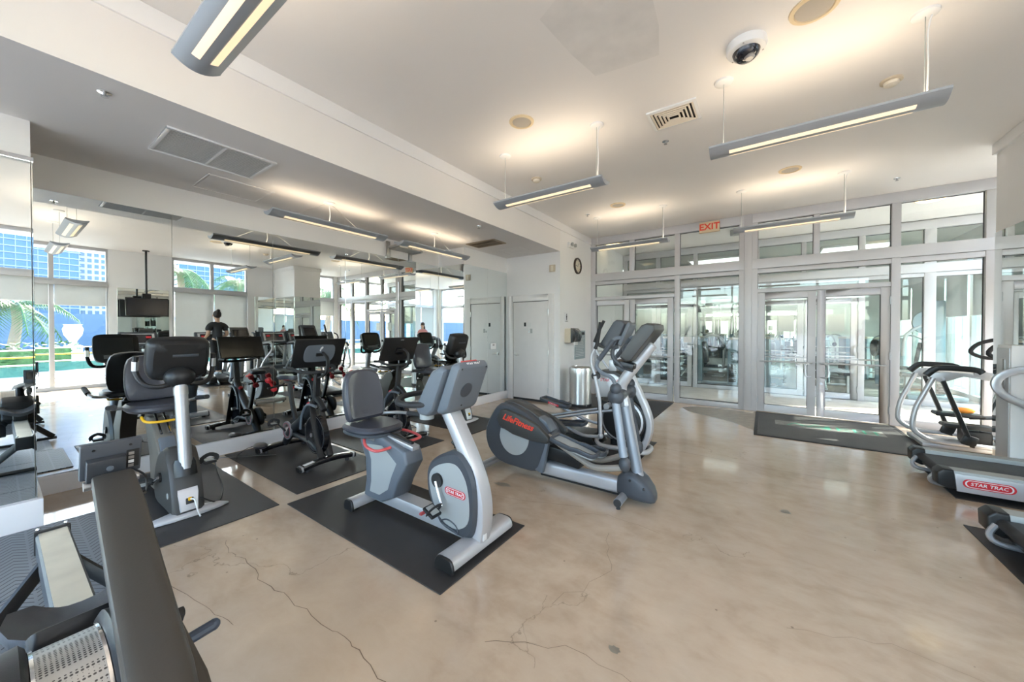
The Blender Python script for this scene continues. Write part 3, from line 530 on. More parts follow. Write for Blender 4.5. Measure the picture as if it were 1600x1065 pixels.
def palm(label, x, y, h, n=13, L=2.6):
    t = thing('palm_tree', label, 'palm', (x, y, -.12)); b = MB()
    obj('trunk', MB().tube([(0, 0, 0), (.1, .05, h*.35), (.05, .15, h*.7), (0, .1, h)], [.22, .17, .14, .12], 10, 4), BARK, t)
    for k in range(n):
        a = 2*math.pi*k/n+random.uniform(-.2, .2); e = random.uniform(-.15, .8); f = MB(); pts = []
        for i in range(9):
            s = i/8; pts.append(Vector((math.cos(a)*L*s*.9, math.sin(a)*L*s*.9+.1, h+L*(e*s-.95*s*s))))
        f.tube(pts, .02, 5)
        side = Vector((-math.sin(a), math.cos(a), 0))
        for i in range(1, 9):
            for q in range(3):
                for s in (-1, 1):
                    p = pts[i]+(pts[i-1]-pts[i])*(q/3); ln = .75*(1-abs(i/8-.45)); tip = p+side*s*ln*.75+Vector((0, 0, -ln*.55))+(pts[i]-pts[i-1])*.6; d = (pts[i]-pts[i-1]).normalized()*.03
                    f.add([p-d, p+d, tip], [(0, 1, 2)])
        obj('frond', f, LEAF, t, smooth=0)
palm('tall palm with drooping fronds behind the shaded window', 12, 4.9, 4.3, 14, 1.7); palm('palm with pale fronds behind the shaded window, farther from the deck', 15, 8.2, 4.4, 14, 1.9); palm('palm beside the narrow window near the pillar', 10.2, 10.9, 3.7, 14, 1.8); palm('small palm seen through the deck window', 16, 0.4, 2.6, 12, 2.0); palm('palm outside the corridor screen', 7.8, 14.2, 3.2, 11, 1.5); palm('palm outside the weights room windows', 8.5, 19.0, 3.8, 12, 1.9)
def hedge(label, x, y, sx, sy, sz):
    t = thing('hedge', label, 'hedge', (x, y, -.12)); b = MB()
    for k in range(int(900*sy/6)):
        p = Vector((random.uniform(-sx/2, sx/2), random.uniform(-sy/2, sy/2), random.uniform(.05, sz))); a = random.uniform(0, 6.3); u = Vector((math.cos(a), math.sin(a), random.uniform(-.5, .8)))*.12; v = Vector((-math.sin(a), math.cos(a), random.uniform(-.3, .3)))*.06
        b.add([p-u, p+v, p+u, p-v], [(0, 1, 2, 3)])
    o = obj('leaf_mass', b, LEAF2, t, smooth=0); o['kind'] = 'stuff'; obj('stem_core', MB().box((0, 0, sz*.4), (sx*.7, sy*.95, sz*.75)), LEAF2, t)
hedge('clipped green hedge beyond the deck railing', 12.5, -3, 1.2, 10, 1.1); hedge('clipped green hedge behind the palms', 18.5, 11, 1.2, 9, 1.6)
TOWG = mat('tower_glass', (.035, .10, .21), .15, .2); TOWW = mat('tower_slab', (.32, .37, .42), .6); TOWP = mat('tower_white_frame', (.5, .52, .54), .6); TOWD = mat('tower_window_dark', (.06, .13, .22), .15)
def tower(label, x, y, sx, sy, floors, bays, slab, glass, mode, fh=2.6):
    t = thing('tower', label, 'building', (x, y, -.12)); h = floors*fh
    obj('core', MB().bb(-sx/2, sx/2, -sy/2, sy/2, 0, h), glass if mode == 'slab' else slab, t)
    me = None
    if mode == 'slab':
        for k in range(floors+1):
            if me is None: o = obj('balcony_slab', MB().box((0, 0, 0), (sx+1.4, sy+1.4, .45)), slab, t); me = o.data
            else: o = bpy.data.objects.new('balcony_slab', me); COL.objects.link(o); o.parent = t
            o.location = (0, 0, k*fh)
        me = None
        for k in range(bays+1):
            if me is None: o = obj('fin', MB().box((0, 0, h/2), (.5, .22, h)), slab, t); me = o.data
            else: o = bpy.data.objects.new('fin', me); COL.objects.link(o); o.parent = t
            o.location = (-sx/2-.3, -sy/2+k*sy/bays, 0)
    else:
        for k in range(floors):
            for i in range(bays):
                if me is None: o = obj('window', MB().box((0, 0, 0), (.3, sy/bays*.62, fh*.62)), glass, t); me = o.data
                else: o = bpy.data.objects.new('window', me); COL.objects.link(o); o.parent = t
                o.location = (-sx/2, -sy/2+(i+.5)*sy/bays, (k+.5)*fh)
tower('blue glass tower with white balcony slabs beyond the deck window', 300, 8, 30, 36, 26, 11, TOWW, TOWG, 'slab', 3.2)
tower('pale tower with rows of square windows beside the blue tower', 310, 36, 26, 18, 22, 7, TOWP, TOWD, 'grid', 3.2)
tower('white slab tower behind the end of the railing', 260, -46, 30, 40, 24, 9, TOWP, TOWG, 'slab', 3.2)
tower('blue tower rising behind the palms', 320, 92, 30, 44, 24, 10, TOWW, TOWG, 'slab', 3.2)
sobj('roof_overhang', MB().bb(3.72, 4.75, -4, YG+.06, ZC+.02, ZC+.2), WHITE, 'white eave above the deck windows', 'roof', smooth=0)  # unseen eave, added to stop sun entering through the upper panes
t = thing('site_fence', 'long dark blue fence across the street', 'fence', (26, 0, -.12))
BLF = mat('blue_fence', (.09, .14, .21), .7)
for k in range(16): obj('board', MB().box((0, -28+k*4, 1.3), (.06, 3.95, 2.6)), BLF, t)
# white fins outside the weights room
t = thing('sun_fins', 'row of tall white vertical fins outside the weights room windows', 'screen', (4.3, 11, -.07))
for k in range(16): obj('fin', MB().box((0, k*.45, 1.6), (.30, .05, 3.2)), WHT, t)
# ================================================================ FLOOR MATS
def sp(pts, k=4):
    n = len(pts); out = []
    for i in range(n):
        a, b, c, d = (Vector(pts[(i+j) % n]) for j in (-1, 0, 1, 2))
        for q in range(k): t = q/k; out.append(tuple(.5*(2*b+(c-a)*t+(2*a-5*b+4*c-d)*t*t+(3*b-3*c+d-a)*t**3)))
    return out
def shx(pts, dx): return [(p[0]-dx, *p[1:]) for p in pts]
def scl(pts, k, dx=0, dz=0):
    n = len(pts); cu = sum(p[0] for p in pts)/n; cv = sum(p[1] for p in pts)/n
    return [(cu+dx+(p[0]-cu)*k, cv+dz+(p[1]-cv)*k) for p in pts]
def mat_slab(label, x0, x1, y0, y1, m=None, h=.007, name='rubber_mat'):
    o = obj(name, MB().bb(x0-(x0+x1)/2, x1-(x0+x1)/2, y0-(y0+y1)/2, y1-(y0+y1)/2, 0, h), m or MATB, bev=.002, seg=1); o.location = ((x0+x1)/2, (y0+y1)/2, 0.0005)
    return tag(o, label, 'mat', 'black rubber equipment mats')
mat_slab('black rubber mat under the silver recumbent bike with red lever', -3.24, -1.44, 1.38, 2.23)
mat_slab('black rubber mat under the charcoal bike with the yellow lever', -5.08, -3.28, .56, 1.34)
mat_slab('black rubber mat under the spin bike with the oval screen back', -5.10, -3.36, 1.51, 2.42)
mat_slab('black rubber mat under the spin bike with the plain screen back', -5.10, -3.42, 2.47, 3.36)
mat_slab('black rubber mat under the charcoal bike beside the mirrored block', -4.98, -3.31, 3.78, 4.62)
mat_slab('black rubber mat under the pale cross trainer with the round black drive', -2.75, -1.12, 3.66, 4.86)
mat_slab('black doormat in front of the glazed doors near the clock', -3.2, -1.46, 6.0, 7.68)
mat_slab('black rubber mat under the treadmill by the pillar', 1.36, 3.35, 4.72, 5.52)
mat_slab('black rubber mat under the treadmill with a walking person', 1.22, 3.35, 3.05, 4.10)
MATL = mat('entrance_mat', (.058, .058, .056), .6, bump=.5, bscale=300, var=.2, vscale=4)
lm = thing('logo_mat', 'dark entrance mat with a worn green logo strip before the glazed doors', 'mat', (.75, 6.86, .0005))
obj('mat_base', MB().bb(-.86, .86, -.86, .84, 0, .007), MATL, lm, bev=.003, seg=1)
bz = MB()
for a, b, c, d in ((-.86, .86, -.86, -.82), (-.86, .86, .80, .84), (-.86, -.82, -.82, .8), (.82, .86, -.82, .8)): bz.bb(a, b, c, d, .0065, .010)
obj('rubber_border', bz, RUB, lm, bev=.002, seg=1)
obj('logo_strip', MB().bb(-.60, .62, -.02, .30, .0068, .0078), mat('mat_strip', (.22, .225, .21), .7, var=.3, vscale=12), lm)
GRN = mat('mat_green', (.08, .40, .27), .7, var=.3, vscale=14)
lg = MB()
for pts in (((-.45, .03), (-.35, .24), (-.25, .06)), ((-.22, .05), (-.10, .26), (.0, .05)), ((-.40, .20), (-.15, .10), (.02, .03))): lg.add(ribbon(list(pts), .03, .0084).v, ribbon(list(pts), .03, .0084).f)
lg.bb(-.01, .05, .03, .22, .0078, .0086)
for x in (.12, .30, .40, .52): lg.bb(x, x+.03, .02, .24, .0078, .0086)
for y in (.04, .13, .22): lg.bb(.12, .27, y, y+.018, .0078, .0086); lg.bb(.33, .58, y, y+.012, .0078, .0086)
obj('logo', lg, GRN, lm, smooth=0)
for i, (x0, x1, lab) in enumerate(((-4.34, -3.30, 'grey chevron ribbed rubber tile below the mirrored pilaster'), (-3.29, -2.25, 'grey chevron ribbed rubber tile under the rower rail'), (-2.24, -1.20, 'grey chevron ribbed rubber tile under the rower flywheel'))):
    mat_slab(lab, x0, x1, -.62, .40 if i else .47, CHEV, .012, 'chevron_tile')
# ================================================================ BIKES (local x points where the rider looks)
def logo_plate(parent, body, M4, w, h, plate=None, txt=None, size=None):
    # red rounded plate with a white outline and white letters
    n = 8; r = h/2
    def rr(w_, h_):
        r_ = h_/2; return [(w_/2-r_+r_*math.cos(a), r_*math.sin(a)) for a in [-math.pi/2+math.pi*i/n for i in range(n+1)]]+[(-w_/2+r_+r_*math.cos(a), r_*math.sin(a)) for a in [math.pi/2+math.pi*i/n for i in range(n+1)]]
    for nm, k, z0, m in (('badge', 0, .0, RED), ('badge_outline', .008, .0006, WHT), ('badge_field', .014, .0012, RED)):
        o = obj(nm, MB().prism(rr(w-2*k*h/.045, h-k*h/.045), z0, z0+.0012, 'z'), m, parent); o.matrix_local = M4
    text('badge_lettering', body, size or h*.50, WHT, parent, M4 @ Matrix.Translation((0, 0, .003)), .0006, shear=.15, bold=.0006, space=1.05)
def pedal(parent, c, R=None, straps=True):
    p = empty('pedal'); p.parent = parent; p.location = c
    if R: p.rotation_euler = R.to_euler()
    obj('pedal_body', MB().box((0, 0, 0), (.10, .085, .022)), BLK, p, bev=.008); obj('tread', MB().box((0, 0, .012), (.075, .06, .006)), LGREY, p, bev=.003)
    if straps: obj('strap', MB().tube([(.01, -.045, 0), (.015, -.05, .035), (.02, 0, .062), (.015, .05, .035), (.01, .045, 0)], .9, 8, 3, sq=(.004, .018)), RUB, p)
    return p
def recumbent_silver(loc, label):
    X0, Y0 = loc; t = thing('recumbent_bike', label, 'exercise bike', (X0, Y0, .0079))
    S = lambda pts: shx(pts, X0)
    obj('front_foot', MB().prism(sp([(-.075, .03), (-.06, .085), (.0, .095), (.06, .085), (.075, .03), (0, .024)], 3), -.295, .295, 'y'), SILVL, t)
    for s in (-1, 1): obj('end_cap', MB().prism(sp([(-.076, .016), (-.06, .084), (.0, .094), (.06, .084), (.076, .016), (0, .012)], 3), s*.290, s*.312, 'y', .006), BLK, t); obj('foot_pad', MB().cyl((.0, s*.22, .012), .028, .024), RUB, t)
    rx = -2.70-X0
    obj('rear_foot', MB().prism(sp([(rx-.06, .03), (rx-.045, .085), (rx, .095), (rx+.045, .085), (rx+.06, .03), (rx, .024)], 3), -.21, .21, 'y'), SILVL, t)
    for s in (-1, 1): obj('end_cap', MB().prism(sp([(rx-.061, .014), (rx-.045, .084), (rx, .094), (rx+.045, .084), (rx+.061, .014), (rx, .01)], 3), s*.205, s*.225, 'y', .006), BLK, t); obj('foot_pad', MB().cyl((rx, s*.16, .012), .026, .024), RUB, t)
    obj('base_beam', MB().prism(S([(-2.68, .06), (-2.68, .13), (-2.4, .15), (-1.62, .15), (-1.58, .06)]), -.055, .055, 'y', .006), SILVL, t, bev=.008)
    body = S([(-2.76, .54), (-2.68, .40), (-2.67, .22), (-2.70, .08), (-2.47, .08), (-2.32, .15), (-2.27, .27), (-2.16, .44), (-2.19, .53), (-2.48, .60)])
    obj('seat_pedestal', MB().prism(body, -.085, .085, 'y', .012), MGREY, t, bev=.014)
    for s in (-1, 1): obj('side_panel', MB().prism(scl(S([(-2.66, .52), (-2.60, .40), (-2.60, .22), (-2.62, .13), (-2.49, .13), (-2.38, .20), (-2.33, .32), (-2.27, .43), (-2.45, .54)]), .97), s*.083, s*.0865, 'y'), LGREY, t, bev=.002, seg=1)
    obj('seat_rail', MB().box((-2.46-X0, 0, .585), (.62, .07, .035), rot('Y', 7)), SILV, t, bev=.008)
    obj('rail_slot', MB().box((-2.36-X0, 0, .597), (.34, .022, .02), rot('Y', 7)), BLK, t)
    st = sp([(-2.93-X0, -.10), (-2.88-X0, -.20), (-2.70-X0, -.225), (-2.52-X0, -.19), (-2.44-X0, -.08), (-2.44-X0, .08), (-2.52-X0, .19), (-2.70-X0, .225), (-2.88-X0, .20), (-2.93-X0, .10)], 3)
    st = scl(st, .90, .01); obj('seat', MB().prism(st, .612, .668, 'z', .02), VINYL, t); obj('seat_shell', MB().prism(scl(st, .98), .592, .616, 'z', .006), DGREY, t)
    for s in (-1, 1): obj('back_post', MB().tube([(-2.80-X0, s*.075, .62), (-2.88-X0, s*.075, .70), (-2.93-X0, s*.075, .92)], .9, 8, 3, sq=(.014, .02)), SILV, t)
    rb = rot('Y', -10); br = []
    out = sp([(-.165, -.19), (-.18, .0), (-.15, .16), (-.07, .215), (.07, .215), (.15, .16), (.18, .0), (.165, -.19), (.10, -.215), (-.10, -.215)], 3)
    for d, k in ((-.035, .9), (-.03, .97), (.0, 1), (.025, .97), (.038, .88), (.034, .6)): br.append([Vector((-2.85-X0, 0, .885))+rb @ Vector((d+.02*abs(u*k)/.18, u*k, v*k)) for u, v in out])
    bk_ = obj('backrest', MB().loft(br), VINYL, t); obj('lumbar_panel', MB().loft([[Vector((-2.85-X0, 0, .85))+rb @ Vector((d, u*k*.62, v*k*.55-.02)) for u, v in out] for d, k in ((.03, 1), (.046, .93))]), VINYL, t)
    obj('hand_rail', MB().tube([(-2.95-X0, .1, .66), (-2.9-X0, .24, .67), (-2.72-X0, .29, .69), (-2.55-X0, .29, .70)], .015, 8, 4), SILV, t); obj('hand_grip', MB().tube([(-2.60-X0, .29, .70), (-2.28-X0, .285, .715)], .021, 10), RUB, t)
    obj('seat_lever', MB().tube([(-2.62-X0, -.13, .585), (-2.50-X0, -.20, .56), (-2.40-X0, -.205, .54), (-2.355-X0, -.16, .535), (-2.34-X0, .0, .545), (-2.33-X0, .17, .55), (-2.37-X0, .215, .555), (-2.50-X0, .21, .575), (-2.62-X0, .15, .59)], .0115, 8, 4), REDC, t)
    obj('latch_block', MB().box((-2.60-X0, -.03, .575), (.10, .12, .05)), STEELD, t, bev=.006)
    shell = sp(S([(-1.95, .41), (-1.93, .50), (-1.83, .58), (-1.70, .63), (-1.62, .62), (-1.54, .53), (-1.50, .40), (-1.50, .22), (-1.54, .10), (-1.64, .075), (-1.80, .10), (-1.88, .20), (-1.935, .30)]))
    obj('drive_cover', MB().prism(shell, -.085, .085, 'y', .022), DGREY, t)
    pan = sp(S([(-1.915, .41), (-1.87, .49), (-1.75, .545), (-1.65, .545), (-1.575, .46), (-1.545, .32), (-1.56, .19), (-1.66, .125), (-1.79, .15), (-1.88, .26)]))
    for s in (-1, 1): obj('cover_panel', MB().prism(pan, s*.082, s*.0885, 'y', .003), LGREY, t)
    for s in (-1, 1): obj('cover_trim', MB().tube([(a, s*.088, b) for a, b in scl(sp(S([(-1.80, .135), (-1.70, .115), (-1.64, .10), (-1.66, .15), (-1.74, .17)])), 1)], .006, 6, 0, True), DGREY, t)
    logo_plate(t, 'STAR TRAC', frame4((-1.665-X0, -.0895, .365), (1, 0, -.03), (0, 0, 1)), .185, .052)
    cl = [(-1.80, .89), (-1.70, .735), (-1.61, .59), (-1.54, .45), (-1.505, .33), (-1.50, .20), (-1.525, .07)]
    obj('front_post', MB().tube([(a-X0, 0, b) for a, b in cl], 1, 12, 4, sq=(.06, .046)), SILVL, t); obj('post_joint', MB().box((-1.63-X0, 0, .62), (.10, .124, .008), rot('Y', 32)), STEELD, t, bev=.002)
    obj('outlet_plate', MB().box((-1.47-X0, -.02, .11), (.008, .035, .05)), WHT, t, bev=.002)
    usr = S([(-1.975, .90), (-1.81, 1.165), (-1.73, 1.205), (-1.675, 1.185), (-1.80, .90), (-1.86, .855), (-1.94, .86)])
    obj('console', MB().prism(usr, -.17, .17, 'y', .02), MGREY, t, bev=.014); rear = S([(-1.785, .885), (-1.655, 1.185), (-1.635, 1.225), (-1.59, 1.235), (-1.565, 1.20), (-1.68, .915), (-1.73, .88)])
    sh = obj('console_back', MB().prism(rear, -.15, .15, 'y', .02), MGREY, t, bev=.014); bn = Vector((.285, 0, -.115)).normalized()
    obj('speaker_disc', MB().cyl((-1.6275-X0, -.02, 1.04), .052, .006, R=rot_to(bn)), DGREY, sh); obj('display', MB().box((-1.905-X0, 0, 1.04), (.006, .24, .22), rot('Y', 32)), SCREEN, t)
    pl_ = obj('red_badge', MB().box((-1.603-X0, .0, 1.222), (.05, .15, .012), rot('Y', 25)), RED, sh); text('badge_lettering', 'STAR TRAC', .026, WHT, sh, frame4((-1.578-X0, .0, 1.218), (0, 1, 0), (-.4, 0, 1)), .001)
    for y, z, x in ((-.12, 1.19, -1.573), (.12, 1.19, -1.573), (-.02, .935, -1.675)): obj('screw', MB().ball((x-X0, y, z), .008, 8), BLK, sh)
    obj('cup_holder', MB().cyl((-1.955-X0, -.07, .845), .05, .06, n=20), LGREY, t)
    obj('handlebar', MB().tube([(-1.87-X0, -.15, .935), (-2.0-X0, -.19, .925), (-2.12-X0, -.19, .93), (-2.17-X0, -.10, .955), (-2.17-X0, .10, .955), (-2.12-X0, .19, .93), (-2.0-X0, .19, .925), (-1.87-X0, .15, .935)], .021, 10, 4), RUB, t)
    for s in (-1, 1): obj('crank_hub', MB().cyl((-1.825-X0, s*.095, .415), .048, .022, 'y'), BLK, t)
    obj('crank_arm', MB().tube([(-1.825-X0, -.112, .415), (-1.755-X0, -.122, .27)], .010, 8), CHR, t); obj('crank_arm', MB().tube([(-1.825-X0, .112, .415), (-1.875-X0, .122, .56)], .010, 8), CHR, t)
    pedal(t, (-1.79-X0, -.175, .245), rot('Y', 25)); pedal(t, (-1.875-X0, .175, .58), rot('Y', 30)); obj('pedal_reflector', MB().box((-1.86-X0, -.19, .22), (.02, .05, .014)), REDC, t)
    return t
recumbent_silver((-1.55, 1.82), 'silver and grey recumbent bike with red seat lever and large side badge')
def recumbent_charcoal(loc, label):
    X0, Y0 = loc; t = thing('recumbent_bike', label, 'exercise bike', (X0, Y0, .0079), group='charcoal recumbent bikes')
    # front wing foot
    f = MB(); rings = []
    for y, w_, h_ in ((-.26, .012, .012), (-.20, .04, .035), (-.09, .06, .05), (.09, .06, .05), (.20, .04, .035), (.26, .012, .012)): rings.append([(-w_, y, .004), (-w_, y, h_*.6), (-w_*.5, y, h_), (w_*.5, y, h_), (w_, y, h_*.6), (w_, y, .004)])
    obj('front_foot', f.loft(rings), SILVL, t, bev=.003, seg=1)
    obj('rear_foot', MB().tube([(-1.02, -.22, .03), (-1.02, .22, .03)], .028, 12), DGREEN, t); 
    for s in (-1, 1): obj('end_cap', MB().cyl((-1.02, s*.23, .03), .03, .04, 'y'), RUB, t)
    body = sp([(-.50, .04), (-.52, .22), (-.42, .40), (-.26, .50), (-.16, .49), (-.07, .38), (.0, .22), (.035, .08), (.02, .03), (-.2, .025)], 3)
    obj('drive_cover', MB().prism(body, -.095, .095, 'y', .025), DGREEN, t)
    fr = [(-.14, .42), (-.06, .33), (.01, .18), (.042, .06)]; b = MB().loft([[(x, -w_, z) for x, z in ((p[0]-.03, p[1]-.03),)]+[(p[0]+.008, -w_*.7, p[1]), (p[0]+.008, w_*.7, p[1]), (p[0]-.03, w_, p[1]-.03)] for p, w_ in zip(fr, (.075, .085, .085, .07)) for x, z in ((0, 0),)])
    obj('front_fascia', b, SILV, t); obj('power_socket', MB().box((.026, .005, .13), (.012, .05, .06), rot('Y', -18)), BLK, t, bev=.003); obj('plug', MB().box((.036, .005, .14), (.02, .02, .022)), YEL, t)
    for s in (-1, 1): obj('badge', MB().cyl((-.10, s*.095, .16), .022, .006, 'y', 18), LGREY, t)
    obj('column_collar', MB().lathe([(.075, 0), (.07, .10), (.058, .13), (0, .13)], (-.06, 0, .30), n=20, R=rot('Y', -12)), BLK, t)
    obj('column', MB().tube([(-.04, 0, .36), (-.11, 0, .72), (-.165, 0, 1.02)], .043, 16), mat('column_silver', (.34, .345, .355), .32, .7), t); obj('column_bracket', MB().cyl((-.155, 0, .955), .046, .06, R=rot('Y', -10)), STEELD, t)
    C = Vector((-.20, 0, 1.205)); R = rot('Y', 18); out = sp([(-.185, -.10), (-.19, .08), (-.175, .155), (-.09, .175), (.09, .175), (.175, .155), (.19, .08), (.185, -.10), (.12, -.165), (-.12, -.165)], 3)
    obj('console', MB().loft([[C+R @ Vector((d, u*k, v*k)) for u, v in out] for d, k in ((-.055, .95), (-.05, 1), (.0, 1), (.03, .95), (.05, .82), (.052, .5))]), BLK, t)
    obj('display', MB().box(C+R @ Vector((-.057, 0, .03)), (.004, .28, .20), R), mat('lit_console_glass', (.10, .10, .09), .1), t); obj('control_panel', MB().box(C+R @ Vector((-.057, 0, -.11)), (.004, .22, .04), R), LGREY, t)
    obj('console_neck', MB().ball((-.172, 0, 1.065), (.075, .10, .085), 18, rot('Y', 12)), BLK, t); obj('vent_slot', MB().box(C+R @ Vector((.051, .03, .05)), (.006, .16, .022), R), DGREY, t, bev=.004)
    text('console_lettering', 'LifeFitness', .036, WHT, t, frame4(C+R @ Vector((.048, .0, .13)), (0, 1, 0), R @ Vector((0, 0, 1))), .0008, shear=.2)
    for s in (-1, 1):
        obj('handlebar', MB().tube([(-.17, s*.02, 1.02), (-.18, s*.13, 1.0), (-.22, s*.20, 1.03), (-.27, s*.235, 1.12), (-.25, s*.235, 1.24)], .018, 10, 4), BLK, t); obj('pulse_grip', MB().tube([(-.272, s*.236, 1.13), (-.262, s*.236, 1.20)], .021, 10), STEEL, t)
    rail = [(-.42, .05), (-.40, .28), (-.62, .50), (-.80, .66), (-.94, .66), (-.98, .58), (-.84, .34), (-.80, .10), (-1.02, .05)]
    obj('seat_frame', MB().prism(rail, -.065, .065, 'y', .008), mat('taupe_plastic', (.17, .155, .13), .42), t, bev=.012); obj('frame_spine', MB().prism([(-.40, .05), (-.37, .28), (-.58, .52), (-.62, .50), (-.41, .27), (-.43, .05)], -.05, .05, 'y'), MGREY, t, bev=.006)
    for s in (-1, 1): obj('guide_rod', MB().tube([(-.60, s*.028, .545), (-.84, s*.028, .70)], .009, 8), CHR, t)
    st = sp([(-1.06, -.10), (-1.02, -.19), (-.86, -.215), (-.70, -.17), (-.64, -.06), (-.64, .06), (-.70, .17), (-.86, .215), (-1.02, .19), (-1.06, .10)], 3)
    obj('seat', MB().prism(st, .72, .79, 'z', .022), VINYL, t); rb = rot('Y', -12); out = sp([(-.17, -.19), (-.19, .0), (-.16, .17), (-.06, .21), (.06, .21), (.16, .17), (.19, .0), (.17, -.19), (.08, -.215), (-.08, -.215)], 3)
    obj('backrest', MB().loft([[Vector((-1.06, 0, 1.00))+rb @ Vector((d+.5*u*u, u*k, v*k)) for u, v in out] for d, k in ((-.035, .9), (-.028, .98), (.0, 1), (.025, .96), (.035, .8))]), VINYL, t); obj('back_oval', MB().cyl(Vector((-1.06, 0, 1.02))+rb @ Vector((-.037, 0, 0)), .04, .004, R=rb @ rot('Y', 90)), LGREY, t)
    obj('back_bracket', MB().tube([(-.95, 0, .68), (-1.09, 0, .76), (-1.12, 0, .98)], 1, 8, 3, sq=(.05, .015)), DGREEN, t)
    for s in (-1, 1): obj('arm_rail', MB().tube([(-1.02, s*.16, .74), (-1.0, s*.27, .75), (-.85, s*.30, .79)], .014, 8, 3), SILV, t); obj('arm_grip', MB().tube([(-.92, s*.295, .775), (-.66, s*.30, .81)], .022, 10), RUB, t)
    obj('seat_lever', MB().tube([(-.72, -.13, .69), (-.64, -.12, .66), (-.61, -.05, .65), (-.61, .05, .65), (-.64, .12, .66), (-.72, .13, .69)], .011, 8, 3), YEL, t)
    obj('crank_hub', MB().cyl((-.30, -.10, .26), .04, .02, 'y'), BLK, t); obj('crank_hub', MB().cyl((-.30, .10, .26), .04, .02, 'y'), BLK, t); obj('crank_arm', MB().tube([(-.30, -.112, .26), (-.42, -.125, .19)], .010, 8), CHR, t); obj('crank_arm', MB().tube([(-.30, .112, .26), (-.18, .125, .33)], .010, 8), CHR, t)
    pedal(t, (-.42, -.18, .185)); pedal(t, (-.18, .18, .335))
    return t
recumbent_charcoal((-3.66, .85), 'charcoal recumbent bike with a yellow seat lever beside the rowing machine')
recumbent_charcoal((-3.79, 4.22), 'charcoal recumbent bike beside the mirrored block, showing behind the silver bike console')
def spin_bike(loc, label, oval):
    X0, Y0 = loc; t = thing('spin_bike', label, 'spin bike', (X0, Y0, .0079), group='black spin bikes')
    for nm, x in (('front_foot', 0), ('rear_foot', -.98)):
        obj(nm, MB().tube([(x, -.27, .045), (x, -.10, .068), (x, .10, .068), (x, .27, .045)], 1, 12, 4, sq=(.042, .026)), BLKG, t)
        for s in (-1, 1):
            obj('end_ring', MB().tube([(x, s*.262, .046), (x, s*.280, .043)], 1.06, 12, sq=(.042, .027)), SILV, t); obj('end_cap', MB().tube([(x, s*.279, .043), (x, s*.300, .041)], 1, 12, sq=(.042, .026)), BLK, t); obj('leveller', MB().cyl((x+.01, s*.21, .016), .022, .032), RUB, t)
    obj('foot_label', MB().box((.012, -.20, .083), (.045, .10, .003), rot('X', 7)), PAPER, t)
    for s in (-1, 1): obj('fork_blade', MB().tube([(-.02, s*.05, .06), (-.09, s*.052, .22), (-.20, s*.048, .52), (-.25, s*.03, .66)], 1, 8, 4, sq=(.010, .030)), BLK, t)
    fw = obj('flywheel', MB().lathe([(.035, -.022), (.17, -.020), (.185, -.028), (.212, -.026), (.212, .026), (.185, .028), (.17, .020), (.035, .022)], (-.22, 0, .30), 'y', 40), BLKG, t)
    obj('rim_stripe', MB().ring([(.196, -.0295), (.2, -.0295), (.2, -.0285), (.196, -.0285)], (-.22, 0, .30), 'y', 40), STEELD, fw); obj('axle_nut', MB().cyl((-.22, 0, .30), .022, .13, 'y'), STEEL, fw)
    obj('main_frame', MB().tube([(-.24, 0, .66), (-.40, 0, .52), (-.60, 0, .37), (-.78, 0, .26), (-.97, 0, .07)], [.05, .05, .052, .055, .04], 12, 4), mat('gunmetal', (.045, .047, .05), .35, .4), t)
    obj('lower_frame', MB().tube([(-.78, 0, .22), (-.50, 0, .20), (-.30, 0, .18), (-.06, 0, .07)], .03, 10, 4), MATS['gunmetal'], t)
    obj('frame_arc', MB().tube([(-.13, -.055, .62), (-.30, -.06, .62), (-.42, -.06, .50), (-.46, -.06, .33)], .014, 8, 4), MGREY, t)
    obj('belt_cover', MB().prism(sp([(-.97, .25), (-.93, .34), (-.82, .38), (-.68, .34), (-.5, .30), (-.5, .22), (-.68, .17), (-.85, .14), (-.94, .17)], 3), .035, .075, 'y', .008), BLK, t)
    ch = obj('chain_ring', MB().ring([(.075, -.01), (.105, -.008), (.105, .008), (.075, .01)], (-.80, -.05, .26), 'y', 28), SILV, t); obj('ring_stripe', MB().ring([(.083, -.0115), (.089, -.0115), (.089, -.0105), (.083, -.0105)], (-.80, -.05, .26), 'y', 28), RED, ch)
    obj('crank_arm', MB().tube([(-.80, -.075, .26), (-.95, -.09, .32)], .011, 8), BLK, t); obj('crank_arm', MB().tube([(-.80, .09, .26), (-.66, .10, .19)], .011, 8), BLK, t); pedal(t, (-.95, -.14, .325)); pedal(t, (-.66, .15, .19))
    obj('seat_post', MB().tube([(-.68, 0, .34), (-.80, 0, .60), (-.84, 0, .80)], 1, 8, 3, sq=(.022, .03)), BLK, t); obj('seat_slider', MB().box((-.86, 0, .815), (.22, .045, .03)), BLK, t, bev=.006)
    sd_ = sp([(-1.02, -.05), (-1.0, -.085), (-.92, -.075), (-.82, -.03), (-.70, -.022), (-.68, 0), (-.70, .022), (-.82, .03), (-.92, .075), (-1.0, .085), (-1.02, .05)], 3); obj('saddle', MB().prism(sd_, .85, .90, 'z', .02), VINYL, t)
    dh = obj('dumbbell_holder', MB().tube([(-.98, 0, .80), (-1.06, 0, .76), (-1.07, -.15, .74)], .012, 8).tube([(-1.06, 0, .76), (-1.07, .15, .74)], .012, 8), BLK, t)
    obj('handlebar_post', MB().tube([(-.25, 0, .60), (-.22, 0, .80), (-.20, 0, .97)], 1, 8, 3, sq=(.026, .034)), BLK, t)
    obj('front_frame', MB().tube([(-.06, .0, .58), (-.15, 0, .66), (-.25, 0, .70)], .032, 10, 3), BLK, t)
